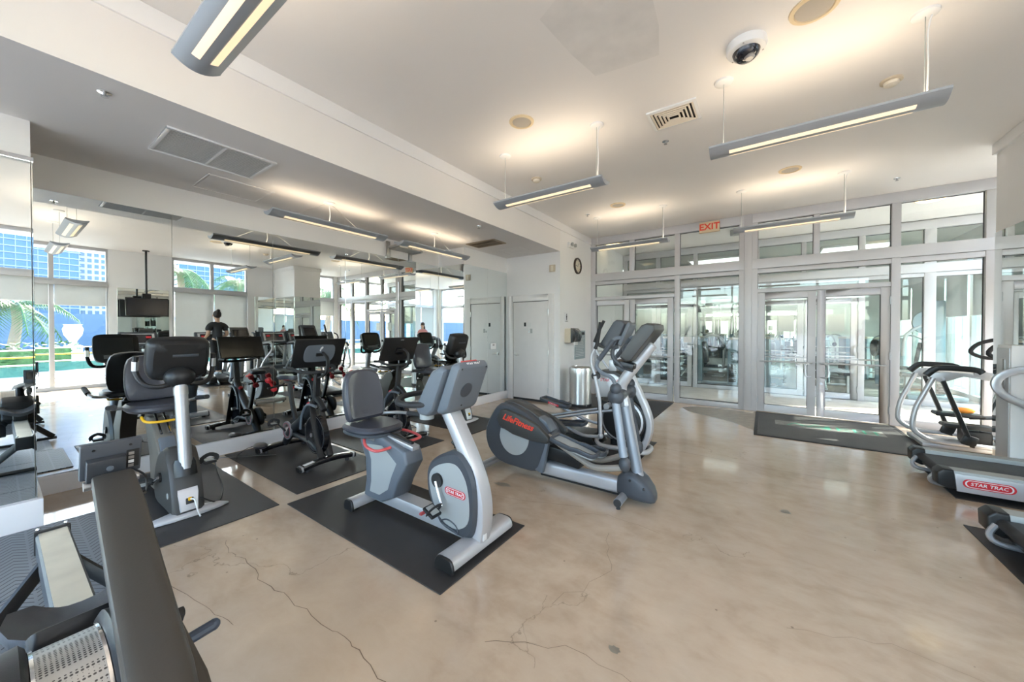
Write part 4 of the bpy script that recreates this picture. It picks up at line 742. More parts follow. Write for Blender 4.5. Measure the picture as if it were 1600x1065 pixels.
    obj('handlebar', MB().tube([(-.44, -.20, 1.03), (-.30, -.215, 1.03), (-.20, -.19, 1.0), (-.16, -.08, .985), (-.16, .08, .985), (-.20, .19, 1.0), (-.30, .215, 1.03), (-.44, .20, 1.03)], .017, 10, 4), RUB, t)
    obj('resistance_knob', MB().lathe([(.02, 0), (.026, .02), (.026, .045), (0, .05)], (-.36, 0, .585), n=16, R=rot('Y', -35)), RED, t)
    obj('screen_arm', MB().tube([(-.17, 0, .92), (-.07, .03, .98), (-.08, .05, 1.12), (-.17, .05, 1.19)], 1, 8, 4, sq=(.02, .012)), BLK, t)
    C = Vector((-.26, .05, 1.185)); R = rot('Y', 24); sc_ = empty('screen'); sc_.parent = t
    obj('screen_case', MB().prism([(-.275, -.17), (-.275, .17), (.275, .17), (.275, -.17)], -.012, .012, 'x'), BLK, sc_, bev=.008); obj('glass_front', MB().box((-.013, 0, .005), (.003, .52, .31)), SCREEN, sc_)
    if oval: obj('back_oval', MB().prism(sp([(-.17, .0), (-.15, .09), (-.08, .105), (.08, .105), (.15, .09), (.17, .0), (.15, -.085), (.08, -.10), (-.08, -.10), (-.15, -.085)], 3), .012, .018, 'x', .003), MGREY, sc_); lgm = MB().prism(sp([(-.008, .0), (.003, .026), (.02, .03), (.022, .012), (.008, -.004), (.004, -.028), (-.008, -.02)], 3), .0182, .0195, 'x'); o = obj('logo', lgm, WHT, sc_); o.location = (0, .0, .055)
    else: obj('back_plate', MB().box((.016, 0, -.02), (.012, .12, .10)), BLKG, sc_, bev=.005); obj('back_lettering', MB().box((.0125, 0, .14), (.002, .05, .012)), LGREY, sc_)
    obj('mount', MB().box((.022, 0, -.01), (.02, .08, .035)), BLK, sc_, bev=.005)
    sc_.location = C; sc_.rotation_euler = R.to_euler()
    return t
def dumbbell(loc, rz, label, g='small red dumbbells', s=1.0, m=None, tilt=0):
    t = thing('dumbbell', label, 'dumbbell', loc, rz, g); t.rotation_euler = (0, tilt, rz)
    for k in (-1, 1): obj('head', MB().lathe([(.0, -.028), (.026, -.028), (.034, -.012), (.034, .012), (.026, .028), (0, .028)], (k*.062*s, 0, 0), 'x', 8), m or RED, t)
    obj('grip', MB().cyl((0, 0, 0), .012, .09*s, 'x', 10), m or RED, t); return t
spin_bike((-3.80, 2.02), 'black spin bike whose screen back has a grey oval with a white logo', True)
spin_bike((-3.75, 3.06), 'black spin bike with a plain black screen back behind the recumbent seat', False)
for (bx, by), nm in (((-3.80, 2.02), 'oval backed spin bike'), ((-3.75, 3.06), 'plain backed spin bike')):
    for s in (-1, 1): dumbbell((bx-1.10, by+s*.10, .785), math.pi/2+.1*s, 'small red dumbbell hung on the window side behind the %s saddle' % nm if s > 0 else 'small red dumbbell hung on the rower side behind the %s saddle' % nm, tilt=1.1)
# shoe bag on the rear foot, loose cables
t = thing('shoe_bag', 'flat black cloth bag lying over the rear foot of the oval backed spin bike', 'bag', (-4.84, 1.70, .012))
obj('pouch', MB().ball((.06, .06, .095), (.11, .07, .03), 14), VINYL, t); obj('strap', MB().tube([(.0, .0, .09), (-.05, -.06, .06), (-.03, -.14, .013), (.06, -.17, .013)], 1, 8, 4, sq=(.012, .003)), RUB, t)
def cord(label, pts, r, m, g='loose cables'): return tag(obj('power_cable', MB().tube(pts, r, 6, 4), m), label, 'cable', g)
cord('black cable running from the charcoal bike to the mirror wall', [(-3.62, .92, .135), (-3.72, 1.06, .02), (-4.1, 1.20, .012), (-4.6, 1.30, .012), (-5.12, 1.42, .012)], .005, BLK)
cord('white plug lead hanging from the front socket of the charcoal bike', [(-3.622, .857, .147), (-3.57, .87, .15), (-3.55, .88, .08), (-3.56, .90, .014)], .006, WHT)
cord('thin grey cable along the floor behind the charcoal bike', [(-5.13, 1.15, .30), (-5.10, 1.25, .06), (-4.95, 1.5, .013), (-4.6, 1.85, .013)], .004, STEELD)
cord('black curled cable under the plain backed spin bike', [(-4.30, 3.45, .014), (-4.2, 3.55, .012), (-4.5, 3.62, .006), (-5.12, 3.55, .01)], .005, BLK)
# ================================================================ CROSS TRAINERS
def tray(parent, name, pts, w, R, c, rimh=.035):
    # foot tray with a raised rim
    p = empty(name); p.parent = parent; p.location = c; p.rotation_euler = R.to_euler()
    out = sp([(-.20, -.05), (-.18, -.085), (.0, -.09), (.17, -.08), (.21, -.045), (.21, .045), (.17, .08), (.0, .09), (-.18, .085), (-.20, .05)], 3)
    obj('tray_floor', MB().prism(out, 0, .018, 'z', .004), LGREY if w else DGREY, p); obj('tray_rim', MB().tube([(a, b, rimh*(.55+.45*(a > .05))) for a, b in out], 1, 8, 0, True, sq=(.012, rimh*.55)), DGREY, p); return p
def cross_trainer_dark(loc, label):
    X0, Y0 = loc; t = thing('cross_trainer', label, 'cross trainer', (X0, Y0, .0)); S = lambda pts: shx(pts, X0)
    hs = sp(S([(-2.20, .70), (-2.34, .54), (-2.40, .38), (-2.36, .22), (-2.22, .11), (-2.0, .09), (-1.78, .10), (-1.70, .25), (-1.66, .42), (-1.76, .55), (-1.98, .665)]), 3)
    obj('drive_housing', MB().prism(hs, -.155, .155, 'y', .02), DGREY, t)
    obj('centre_ridge', MB().prism(S([(-2.22, .705), (-2.12, .72), (-1.92, .66), (-1.74, .565), (-1.70, .50), (-1.80, .46), (-2.2, .6)]), -.06, .06, 'y', .01), DGREEN, t, bev=.012); obj('ridge_tip', MB().prism(S([(-1.80, .60), (-1.72, .565), (-1.66, .48), (-1.70, .45), (-1.78, .50)]), -.065, .065, 'y', .006), MGREY, t, bev=.006)
    cv = S([(-2.215, .56), (-2.17, .645), (-2.12, .66), (-1.95, .625), (-1.74, .555), (-1.615, .46), (-1.61, .43), (-1.64, .395), (-1.80, .395), (-2.02, .425), (-2.19, .49)])
    for s in (-1, 1):
        c = obj('side_cover', MB().prism(cv, s*.15, s*.205, 'y', .014), DGREEN, t, bev=.01)
        pts = [(-2.03-X0+.175*math.cos(a), .395+.185*math.sin(a)) for a in [math.pi*(1.02+i/18*.99) for i in range(19)]]+[(-1.85-X0, .41), (-2.02-X0, .435), (-2.19-X0, .455)]
        obj('side_disc', MB().prism(pts, s*.152, s*.160, 'y', .002), LGREY, t)
        obj('lower_skirt', MB().box((-1.775-X0, s*.128, .26), (.20, .05, .30), rot('Y', 12)), MGREY, t, bev=.01)
    text('side_lettering', 'LifeFitness', .085, REDL, t, frame4((-1.955-X0, -.2065, .555), (1, 0, -.20), (0, 0, 1)), .0012, shear=.35, bold=.0022)
    obj('rear_tube', MB().tube([(-2.37-X0, -.26, .055), (-2.37-X0, .26, .055)], .038, 14), SILV, t)
    for s in (-1, 1): obj('tube_cap', MB().cyl((-2.37-X0, s*.262, .055), .034, .012, 'y').cyl((-2.37-X0, s*.235, .018), .018, .034), RUB, t)
    obj('base_beam', MB().tube([(-1.80-X0, 0, .105), (-.98-X0, 0, .105)], 1, 16, sq=(.055, .062)), SILVL, t); obj('beam_underside', MB().box((-1.40-X0, 0, .038), (.78, .08, .02)), BLK, t)
    ns = [(-1.03, .05, .05, .14), (-1.02, .07, .045, .20), (-.95, .105, .04, .265), (-.87, .115, .035, .265), (-.80, .11, .035, .215), (-.745, .085, .035, .15), (-.72, .05, .04, .10)]
    obj('nose_shroud', MB().loft([[(x-X0, w_*cs(math.cos(a)), (z0+z1)/2+(z1-z0)/2*cs(math.sin(a))) for a in [2*math.pi*(i+.5)/16 for i in range(16)]] for x, w_, z0, z1 in ns]), DGREY, t)
    obj('front_tube', MB().tube([(-.96-X0, -.24, .055), (-.96-X0, .24, .055)], .034, 14), SILV, t)
    for s in (-1, 1): obj('tube_cap', MB().cyl((-.96-X0, s*.243, .055), .031, .012, 'y').cyl((-.96-X0, s*.22, .016), .016, .032), RUB, t)
    for x, y, z in ((-.90, -.118, .21), (-.79, -.105, .16)): obj('screw', MB().ball((x-X0, y, z), .011, 8), BLK, t)
    obj('mast', MB().tube([(-.865-X0, 0, .22), (-.985-X0, 0, .86)], .047, 18), SILV, t); obj('mast_sleeve', MB().tube([(-.865-X0, -.03, .26), (-.975-X0, -.03, .80)], .04, 14), mat('steel_blue_paint', (.28, .32, .37), .35, .3), t)
    obj('mast_head', MB().tube([(-.985-X0, 0, .84), (-1.01-X0, 0, .95), (-.97-X0, 0, 1.04), (-.88-X0, 0, 1.16), (-.75-X0, 0, 1.33)], [.045, .047, .047, .044, .04], 14, 4), SILVL, t)
    obj('pivot_block', MB().tube([(-1.0-X0, -.16, .90), (-1.0-X0, .16, .90)], .05, 14), DGREY, t)
    cn = S([(-.975, 1.225), (-.80, 1.485), (-.755, 1.505), (-.70, 1.49), (-.695, 1.45), (-.73, 1.40), (-.885, 1.195), (-.93, 1.19)]); obj('console', MB().prism(cn, -.17, .17, 'y', .012), DGREEN, t, bev=.01); obj('display', MB().box((-.893-X0, 0, 1.36), (.004, .26, .22), rot('Y', 34)), SCREEN, t)
    obj('accessory_tray', MB().box((-.95-X0, 0, 1.16), (.16, .26, .05), rot('Y', 12)), BLK, t, bev=.012)
    for s in (-1, 1):
        obj('fixed_handle', MB().tube([(-.90-X0, s*.05, 1.11), (-.97-X0, s*.12, 1.15), (-1.03-X0, s*.15, 1.22), (-1.03-X0, s*.15, 1.29), (-.99-X0, s*.15, 1.31)], .0165, 10, 4), DGREY, t)
        obj('pivot_hub', MB().ball((-1.0-X0, s*.17, .90), (.07, .055, .07), 16), DGREY, t); obj('hub_socket', MB().ball((-.995-X0, s*.185, .965), (.05, .045, .05), 14), DGREY, t)
        obj('swing_handle', MB().tube([(-.99-X0, s*.19, .97), (-1.02-X0, s*.20, 1.05), (-1.11-X0, s*.22, 1.10), (-1.145-X0, s*.22, 1.16), (-1.09-X0, s*.22, 1.25), (-1.0-X0, s*.22, 1.37), (-.95-X0, s*.20, 1.385)], .0165, 10, 5), MGREY, t); obj('handle_grip', MB().tube([(-1.125-X0, s*.221, 1.20), (-1.0-X0, s*.221, 1.37)], .0205, 10), DGREY, t)
        zf = .36 if s < 0 else .40
        obj('link_arm', MB().tube([(-1.0-X0, s*.175, .86), (-.93-X0, s*.185, zf+.06)], .034, 12), mat('steel_blue_paint', (.28, .32, .37)) if s < 0 else DGREY, t); obj('link_joint', MB().ball((-.92-X0, s*.185, zf), (.048, .045, .065), 14), DGREY, t)
        if s < 0: obj('foot_link', MB().tube([(-.93-X0, s*.185, .33), (-1.17-X0, s*.17, .275), (-1.33-X0, s*.15, .315), (-1.66-X0, s*.12, .45)], .026, 10, 4), TAN, t); tray(t, 'foot_tray', None, 1, rot('Y', 15), (-1.38-X0, -.165, .40))
        else: obj('foot_link', MB().tube([(-.93-X0, s*.185, .37), (-1.17-X0, s*.17, .25), (-1.33-X0, s*.15, .22), (-1.68-X0, s*.12, .28)], .026, 10, 4), TAN, t); tray(t, 'foot_tray', None, 1, rot('Y', 2), (-1.42-X0, .165, .27))
    obj('belly_cover', MB().box((-1.52-X0, .0, .27), (.34, .20, .13), rot('Y', 6)), BLK, t, bev=.02)
    return t
cross_trainer_dark((-1.55, 3.10), 'dark grey cross trainer with a silver mast and red lettered rear housing')
def cross_trainer_pale(loc, label):
    X0, Y0 = loc; t = thing('cross_trainer', label, 'cross trainer', (X0, Y0, .0079)); S = lambda pts: shx(pts, X0)
    obj('drive_disc', MB().lathe([(.0, -.085), (.22, -.085), (.265, -.06), (.27, 0), (.265, .06), (.22, .085), (0, .085)], (-1.36-X0, 0, .385), 'y', 36), BLK, t); obj('disc_trim', MB().ring([(.225, -.088), (.245, -.08), (.245, -.074), (.225, -.08)], (-1.36-X0, 0, .385), 'y', 36), SILVL, t)
    obj('front_arch', MB().tube([(-1.16-X0, 0, .05), (-1.085-X0, 0, .20), (-1.06-X0, 0, .37), (-1.10-X0, 0, .53), (-1.21-X0, 0, .77), (-1.32-X0, 0, 1.0), (-1.43-X0, 0, 1.25)], 1, 12, 4, sq=(.065, .035)), SILVL, t); obj('arch_liner', MB().tube([(-1.16-X0, 0, .10), (-1.12-X0, 0, .25), (-1.115-X0, 0, .38), (-1.16-X0, 0, .54), (-1.26-X0, 0, .76)], 1, 10, 4, sq=(.07, .022)), BLK, t)
    obj('rear_column', MB().box((-1.645-X0, 0, .47), (.05, .11, .80)), BLK, t, bev=.008); obj('cross_brace', MB().box((-1.52-X0, -.05, .56), (.24, .03, .03), rot('Y', 8)), BLK, t)
    obj('top_shroud', MB().prism(S([(-1.68, .62), (-1.66, .86), (-1.60, .93), (-1.45, .93), (-1.33, .86), (-1.25, .72), (-1.38, .66), (-1.5, .64)]), -.09, .09, 'y', .014), SILVL, t, bev=.01); obj('shroud_cap', MB().prism(S([(-1.70, .91), (-1.62, .955), (-1.42, .945), (-1.30, .88), (-1.32, .86), (-1.44, .92), (-1.62, .925)]), -.095, .095, 'y', .005), DGREEN, t)
    text('side_lettering', 'STAR TRAC', .05, RED, t, frame4((-1.49-X0, -.0915, .84), (1, 0, 0), (0, 0, 1)), .001, shear=.2)
    obj('base_loop', MB().tube([(-1.10-X0, -.14, .07), (-1.32-X0, -.20, .09), (-1.55-X0, -.20, .085), (-1.64-X0, -.15, .12), (-1.66-X0, 0, .13), (-1.64-X0, .15, .12), (-1.55-X0, .20, .085), (-1.32-X0, .20, .09), (-1.10-X0, .14, .07), (-1.06-X0, 0, .07)], .026, 10, 4, True), SILVL, t)
    for x, y in ((-1.2, -.17), (-1.55, -.2), (-1.2, .17), (-1.55, .2)): obj('foot_pad', MB().cyl((x-X0, y, .035), .04, .07), RUB, t)
    obj('mast', MB().tube([(-1.43-X0, 0, 1.0), (-1.47-X0, 0, 1.27)], 1, 10, sq=(.05, .03)), SILVL, t); obj('shelf', MB().box((-1.47-X0, 0, 1.02), (.10, .16, .14)), SILVL, t, bev=.02)
    cn = S([(-1.60, 1.27), (-1.435, 1.53), (-1.40, 1.555), (-1.335, 1.55), (-1.30, 1.51), (-1.42, 1.24), (-1.50, 1.21)]); obj('console', MB().prism(cn, -.17, .17, 'y', .012), DGREY, t, bev=.012); obj('console_back', MB().prism(S([(-1.40, 1.27), (-1.295, 1.51), (-1.27, 1.53), (-1.25, 1.50), (-1.36, 1.25)]), -.13, .13, 'y', .01), MGREY, t, bev=.008); obj('display', MB().box((-1.52-X0, 0, 1.40), (.004, .25, .22), rot('Y', 32)), SCREEN, t)
    obj('wrist_rest', MB().box((-1.58-X0, 0, 1.25), (.10, .30, .05), rot('Y', 20)), DGREEN, t, bev=.015)
    for s in (-1, 1):
        k = -.0 if s < 0 else -.05
        up_ = [(-1.62, .92), (-1.72, 1.05), (-1.80, 1.16), (-1.83, 1.28), (-1.77, 1.42), (-1.70, 1.56)] if s > 0 else [(-1.62, .92), (-1.66, 1.03), (-1.66, 1.14), (-1.62, 1.22), (-1.59, 1.30), (-1.555, 1.53)]
        obj('swing_handle', MB().tube([(a-X0, s*.25, b) for a, b in up_], .016, 10, 4), SILVL, t); obj('handle_grip', MB().tube([(a-X0, s*.25, b) for a, b in up_[3:]], .020, 10, 4), RUB, t)
        obj('pivot_hub', MB().cyl((-1.62-X0, s*.22, .90), .045, .06, 'y', 20), BLK, t)
        obj('link_arm', MB().tube([(-1.62-X0, s*.25, .90), (-1.56-X0, s*.255, .60), (-1.55-X0 if s < 0 else -1.62-X0, s*.25, .22)], .022, 10, 4), SILVL, t); obj('link_end', MB().ball((-1.55-X0 if s < 0 else -1.62-X0, s*.25, .21), .034, 12), SILVL, t)
        if s < 0: obj('foot_rail', MB().tube([(-1.55-X0, s*.24, .20), (-1.80-X0, s*.20, .17), (-2.05-X0, s*.17, .24), (-2.30-X0, s*.15, .33)], .02, 10, 4), SILVL, t); tray(t, 'foot_tray', None, 0, rot('Y', -4), (-1.98-X0, -.17, .265), .03)
        else: obj('foot_rail', MB().tube([(-1.62-X0, s*.24, .22), (-1.9-X0, s*.20, .25), (-2.25-X0, s*.17, .38)], .02, 10, 4), SILVL, t); p = tray(t, 'foot_tray', None, 0, rot('Y', 12), (-2.36-X0, .16, .425), .035); obj('tray_badge', MB().box((.02, -.104, .016), (.16, .004, .026)), RED, p); text('tray_lettering', 'STAR TRAC', .022, WHT, p, frame4((.02, -.1065, .016), (1, 0, 0), (0, 0, 1)), .0005)
        obj('drive_link', MB().tube([(-1.45-X0, s*.13, .50), (-1.75-X0, s*.14, .43), (-2.25-X0, s*.15, .30), (-2.55-X0, s*.15, .22)], .018, 10, 3), SILV, t)
    obj('drive_roller', MB().cyl((-1.50-X0, -.16, .55), .035, .09, 'y', 18), SILV, t)
    obj('track_ramp', MB().prism(S([(-2.66, .02), (-2.66, .08), (-2.2, .15), (-1.7, .17), (-1.62, .05)]), -.19, .19, 'y', .006), BLK, t, bev=.012); obj('rear_roller', MB().tube([(-2.62-X0, -.25, .06), (-2.62-X0, .25, .06)], .05, 12), RUB, t)
    return t
cross_trainer_pale((-1.6, 4.27), 'pale silver cross trainer with a round black front drive and red side lettering')
# ================================================================ TREADMILLS
BELT = mat('treadmill_belt', (.05, .055, .06), .5, bump=.3, bscale=200)
def treadmill(loc, label):
    X0, Y0 = loc; t = thing('treadmill', label, 'treadmill', (X0, Y0, .0079), group='silver treadmills along the windows')
    hw = .405
    obj('deck_frame', MB().bb(.06, 1.86, -hw+.04, hw-.04, .07, .165), BLK, t, bev=.01); obj('belt', MB().bb(.05, 1.80, -.27, .27, .166, .178), BELT, t, bev=.005); obj('rear_roller', MB().tube([(.055, -.28, .145), (.055, .28, .145)], .034, 14), RUB, t)
    for s in (-1, 1):
        obj('side_rail', MB().prism([(.03, .10), (.03, .20), (.07, .215), (1.85, .215), (1.85, .10)], s*.275, s*hw, 'y', .006), LGREY, t, bev=.008)
        obj('side_panel', MB().prism([(.10, .045), (.085, .195), (1.80, .20), (1.80, .045)], s*(hw-.005), s*(hw+.014), 'y', .003), SILVL, t, bev=.006)
        obj('rear_cap', MB().prism([(-.01, .08), (-.015, .185), (.02, .222), (.085, .218), (.10, .06), (.06, .05)], s*.27, s*(hw+.01), 'y', .01), BLK, t, bev=.012)
        obj('rear_skid', MB().tube([(.02, s*.26, .14), (-.015, s*.24, .07), (.05, s*.22, .026), (.35, s*.22, .026)], .018, 8, 4), SILV, t)
        obj('front_wheel', MB().cyl((1.70, s*.30, .041), .04, .05, 'y'), RUB, t)
        ly = s*(hw-.03)
        obj('handrail', MB().tube([(1.45, ly, .99), (1.1, ly, 1.05), (.76, ly, 1.07), (.61, ly, 1.01), (.565, ly, .91), (.63, ly, .80), (.80, ly, .70), (1.1, ly, .52), (1.36, ly, .28), (1.45, ly, .16)], 1, 10, 4, sq=(.022, .034)), SILV, t)
        obj('rail_grip', MB().tube([(1.40, ly, 1.02), (1.1, ly, 1.085), (.80, ly, 1.10)], .024, 10, 3), RUB, t)
        obj('upright', MB().tube([(1.62, ly, .16), (1.50, ly, .60), (1.42, ly, 1.05)], 1, 10, 3, sq=(.03, .05)), SILV, t)
    obj('motor_cover', MB().prism([(1.40, .17), (1.48, .27), (1.70, .30), (1.86, .26), (1.88, .06), (1.40, .06)], -.37, .37, 'y', .015), DGREY, t, bev=.02)
    logo_plate(t, 'STAR TRAC', frame4((.275, -hw-.0145, .125), (1, 0, 0), (0, 0, 1)), .29, .075)
    obj('console', MB().prism([(1.28, 1.04), (1.44, 1.36), (1.50, 1.38), (1.53, 1.34), (1.42, 1.02), (1.34, 1.0)], -.36, .36, 'y', .02), DGREY, t, bev=.015); obj('display', MB().box((1.352, 0, 1.21), (.006, .5, .24), rot('Y', 26)), SCREEN, t); obj('display_frame', MB().box((1.36, 0, 1.21), (.006, .60, .29), rot('Y', 26)), SILVL, t)
    obj('cross_bar', MB().tube([(1.35, -.37, .98), (1.27, 0, .97), (1.35, .37, .98)], .022, 10, 4), RUB, t)
    for y in (-.18, .18): obj('display_readout', MB().box((1.348, y, 1.25), (.006, .10, .06), rot('Y', 26)), RED, t)
    return t
treadmill((1.28, 5.18), 'silver treadmill beside the mirrored pillar'); treadmill((1.26, 3.56), 'silver treadmill carrying the walking person'); treadmill((1.6, 2.15), 'silver treadmill below the hanging television')
# ================================================================ STEPPER BY THE SIDE LIGHT
X0 = 1.5; t = thing('step_climber', 'silver step climber with black padded rails by the glazed side light', 'stepper', (X0, 6.80, .0))
obj('base_plate', MB().prism([(.10, -.30), (.10, .30), (1.30, .22), (1.30, -.22)], .02, .07, 'z', .006), SILVL, t, bev=.008)
for s in (-1, 1):
    y = s*.30
    obj('rail_loop', MB().tube([(.95, y*.9, .09), (.50, y, .10), (.21, y, .105), (.08, y, .16), (.015, y, .26), (.04, y, .48), (.11, y, .68), (.18, y, .87)], .028, 12, 5), SILVL, t)
    obj('rail_plate', MB().prism([(.13, .86), (.17, .93), (.27, .945), (.64, .93), (.64, .86), (.42, .90), (.30, .84), (.22, .825)], y-.012, y+.012, 'y'), SILVL, t, bev=.004)
    obj('padded_rail', MB().tube([(.12, y, .895), (.19, y, .975), (.26, y, .995), (.50, y, .985), (.56, y, .95)], 1, 10, 4, sq=(.028, .034)), BLK, t)
    obj('rail_arm', MB().tube([(.50, y, .945), (.80, y*.95, .88), (1.10, y*.7, .86), (1.2, y*.2, .95)], 1, 8, 3, sq=(.016, .036)), SILVL, t)
    obj('strut', MB().tube([(.26, y, .84), (.46, y, .20)], 1, 8, sq=(.02, .034)), BLK, t); obj('strut_foot', MB().box((.47, y, .15), (.12, .06, .13), rot('Y', 18)), BLK, t, bev=.02)
    for x in (.16, .26): obj('bolt', MB().cyl((x, y-.016, .865), .015, .012, 'y', 12), CHR, t)
    z = .27 if s < 0 else .36
    pd = empty('step_pedal'); pd.parent = t; pd.location = (.50, s*.13, z); obj('pedal_pad', MB().prism(sp([(-.20, -.06), (-.17, -.085), (.17, -.085), (.20, -.05), (.20, .05), (.17, .085), (-.17, .085), (-.20, .06)], 3), 0, .045, 'z', .012), BLK, pd); obj('pedal_arm', MB().tube([(.10, 0, -.005), (.45, 0, .04), (.62, -s*.05, .05)], .024, 10), DGREY, pd)
obj('step_mechanism', MB().bb(.50, 1.15, -.16, .16, .07, .24), BLK, t, bev=.03); obj('mast', MB().tube([(1.18, 0, .07), (1.10, 0, .60), (.98, 0, 1.15)], 1, 12, 3, sq=(.07, .05)), SILVL, t)
obj('console', MB().prism([(.86, 1.10), (.98, 1.38), (1.04, 1.39), (1.06, 1.35), (.96, 1.08)], -.20, .20, 'y', .012), DGREY, t, bev=.012); obj('front_bar', MB().tube([(.92, -.16, 1.12), (.76, -.22, 1.10), (.63, -.22, 1.17), (.70, -.22, 1.28), (.86, -.20, 1.34)], .022, 10, 4).tube([(.92, .16, 1.12), (.76, .22, 1.10), (.63, .22, 1.17), (.70, .22, 1.28), (.86, .20, 1.34)], .022, 10, 4).tube([(.92, -.16, 1.12), (.92, .16, 1.12)], .022, 10), RUB, t)
tw = tag(obj('folded_towel', MB().ball((0, 0, .02), (.10, .07, .035), 14), mat('orange_cloth', (.75, .28, .04), .9, bump=.5)), 'small orange cloth lying on the step climber pedal', 'cloth'); tw.location = (2.05, 6.93, .422)
# ================================================================ BIN, WATER DISPENSER, TELEVISION
t = thing('waste_bin', 'round brushed steel waste bin below the towel dispenser', 'bin', (-2.88, 6.42, .0079))
obj('body', MB().lathe([(0, .04), (.205, .04), (.205, .62), (.198, .625)], n=44), STEEL, t); obj('lid', MB().lathe([(.212, .60), (.212, .68), (.205, .72), (.17, .745), (.13, .75), (.125, .735), (.16, .73)], n=44), STEEL, t); obj('inner_liner', MB().lathe([(.16, .72), (.13, .72), (.12, .5), (0, .5)], n=30), BLK, t); obj('base_ring', MB().lathe([(0, 0), (.208, 0), (.212, .02), (.208, .045), (0, .045)], n=44), RUB, t)
t = thing('wipes_dispenser', 'slim tall white wipes dispenser against the mirrored pillar', 'dispenser', (2.02, 5.74, 0))
obj('cabinet', MB().bb(-.065, .075, -.13, .13, .03, 1.30), WHT, t, bev=.012); obj('front_panel', MB().bb(-.072, -.062, -.115, .115, .06, 1.27), SILVL, t, bev=.003); obj('slot', MB().bb(-.078, -.07, -.05, -.005, .86, 1.16), STEELD, t, bev=.002); obj('lock_plate', MB().bb(-.078, -.07, .045, .075, .88, .99), STEELD, t); obj('plinth', MB().bb(-.05, .07, -.12, .12, 0, .035), BLK, t)
t = thing('television', 'flat black television hung from the ceiling on a pole near the deck windows', 'television', (2.95, 2.30, 0))
obj('ceiling_plate', MB().cyl((0, 0, ZC-.01), .07, .02), BLK, t); obj('pole', MB().cyl((0, 0, (ZC+2.3)/2), .022, ZC-2.3), BLK, t); obj('bracket', MB().box((0, 0, 2.33), (.10, .16, .12)).box((-.05, 0, 2.18), (.05, .10, .26)), BLK, t)
ts = obj('screen_case', MB().box((-.10, 0, 2.04), (.06, .80, .47), rot('Y', 8)), BLK, t, bev=.01); obj('screen_glass', MB().box((-.132, 0, 2.035), (.004, .76, .43), rot('Y', 8)), SCREEN, ts); obj('screen_case', MB().box((.10, .05, 2.04), (.06, .80, .47), rot('Y', -8)), BLK, t, bev=.01)
# ================================================================ ROWING MACHINE
t = thing('rowing_machine', 'black rowing machine with a pale metal rail and perforated flywheel cage', 'rowing machine', (-1.3, .165, .0135)); X0 = -1.3
obj('rail', MB().prism([(-.055, .30), (-.055, .395), (-.047, .405), (.047, .405), (.055, .395), (.055, .30)], -3.0-X0, -1.40-X0, 'x'), DGREY, t); obj('rail_track', MB().bb(-2.985-X0, -1.45-X0, -.046, .046, .405, .410), mat('worn_aluminium', (.72, .69, .58), .38, .6, var=.15, vscale=7), t)
obj('rail_cap', MB().bb(-3.015-X0, -2.99-X0, -.06, .06, .30, .418), BLK, t, bev=.006)
for s in (-1, 1): obj('cap_bolt', MB().ball((-3.0-X0, s*.045, .428), .009, 8), CHR, t)
for s in (-1, 1): obj('rear_leg', MB().tube([(-2.82-X0, s*.03, .32), (-2.72-X0, s*.18, .14), (-2.66-X0, s*.27, .035)], 1, 8, sq=(.012, .030)), BLK, t)
obj('leg_bar', MB().tube([(-2.66-X0, -.30, .02), (-2.66-X0, .30, .02)], .019, 10), BLK, t)
st = []
for x, w_, z in ((-.13, .10, .0), (-.11, .15, .012), (-.03, .165, .012), (.06, .15, .018), (.13, .10, .012)): st.append([(-1.80-X0+x, w_*u, .475+z+.05*abs(u)**2+(.022 if q else -.012)) for q, us in ((1, [-1+.25*i for i in range(9)]), (0, [1-.25*i for i in range(9)])) for u in us])
obj('seat', MB().loft(st), DGREY, t, smooth=60); obj('seat_carriage', MB().bb(-1.90-X0, -1.70-X0, -.05, .05, .412, .475), BLK, t, bev=.008)
FY = -.075; FX = -1.28-X0
obj('flywheel_side', MB().lathe([(0, -.125), (.20, -.125), (.265, -.115), (.294, -.09), (.298, -.066), (.285, -.056), (.26, -.052), (0, -.05)], (FX, FY, .44), 'y', 40), BLK, t); obj('flywheel_side', MB().lathe([(0, .125), (.20, .125), (.265, .115), (.294, .09), (.298, .066), (.285, .056), (.26, .052), (0, .05)], (FX, FY, .44), 'y', 40), BLK, t)
obj('flywheel_cage', MB().ring([(.262, -.054), (.27, -.05), (.27, .05), (.262, .054)], (FX, FY, .44), 'y', 48), PERF, t)
for s in (-1, 1): obj('cage_ring', MB().ring([(.266, -.003), (.276, -.003), (.276, .003), (.266, .003)], (FX, FY+s*.05, .44), 'y', 48), CHR, t)
obj('front_shroud', MB().prism([(-.42, .42), (-.34, .60), (-.24, .655), (-.22, .60), (-.30, .40), (-.40, .36)], FY-.05, .10, 'y', .012), BLK, t, bev=.012); obj('chain_housing', MB().bb(-.40, .20, .03, .11, .34, .46), BLK, t, bev=.015)
for s in (-1, 1):
    obj('front_leg', MB().tube([(-.02, s*.06, .32), (.06, s*.18, .13), (.08, s*.24, .04)], 1, 8, sq=(.014, .034)), BLK, t); fp = obj('foot_plate', MB().box((-.42, s*.15, .36), (.03, .11, .30), rot('Y', 38)), BLK, t, bev=.01); obj('foot_strap', MB().tube([(-.455, s*.15-.06, .36), (-.50, s*.15-.03, .40), (-.50, s*.15+.03, .40), (-.455, s*.15+.06, .36)], 1, 8, 3, sq=(.004, .018)), RUB, t)
obj('leg_bar', MB().tube([(.08, -.27, .02), (.08, .27, .02)], .019, 10), BLK, t)
obj('handle', MB().tube([(-.06, -.16, .53), (-.045, .0, .535), (-.04, .10, .55), (-.03, .20, .565)], .016, 10, 4).ball((-.03, .20, .565), .016, 10), BLUEG, t)
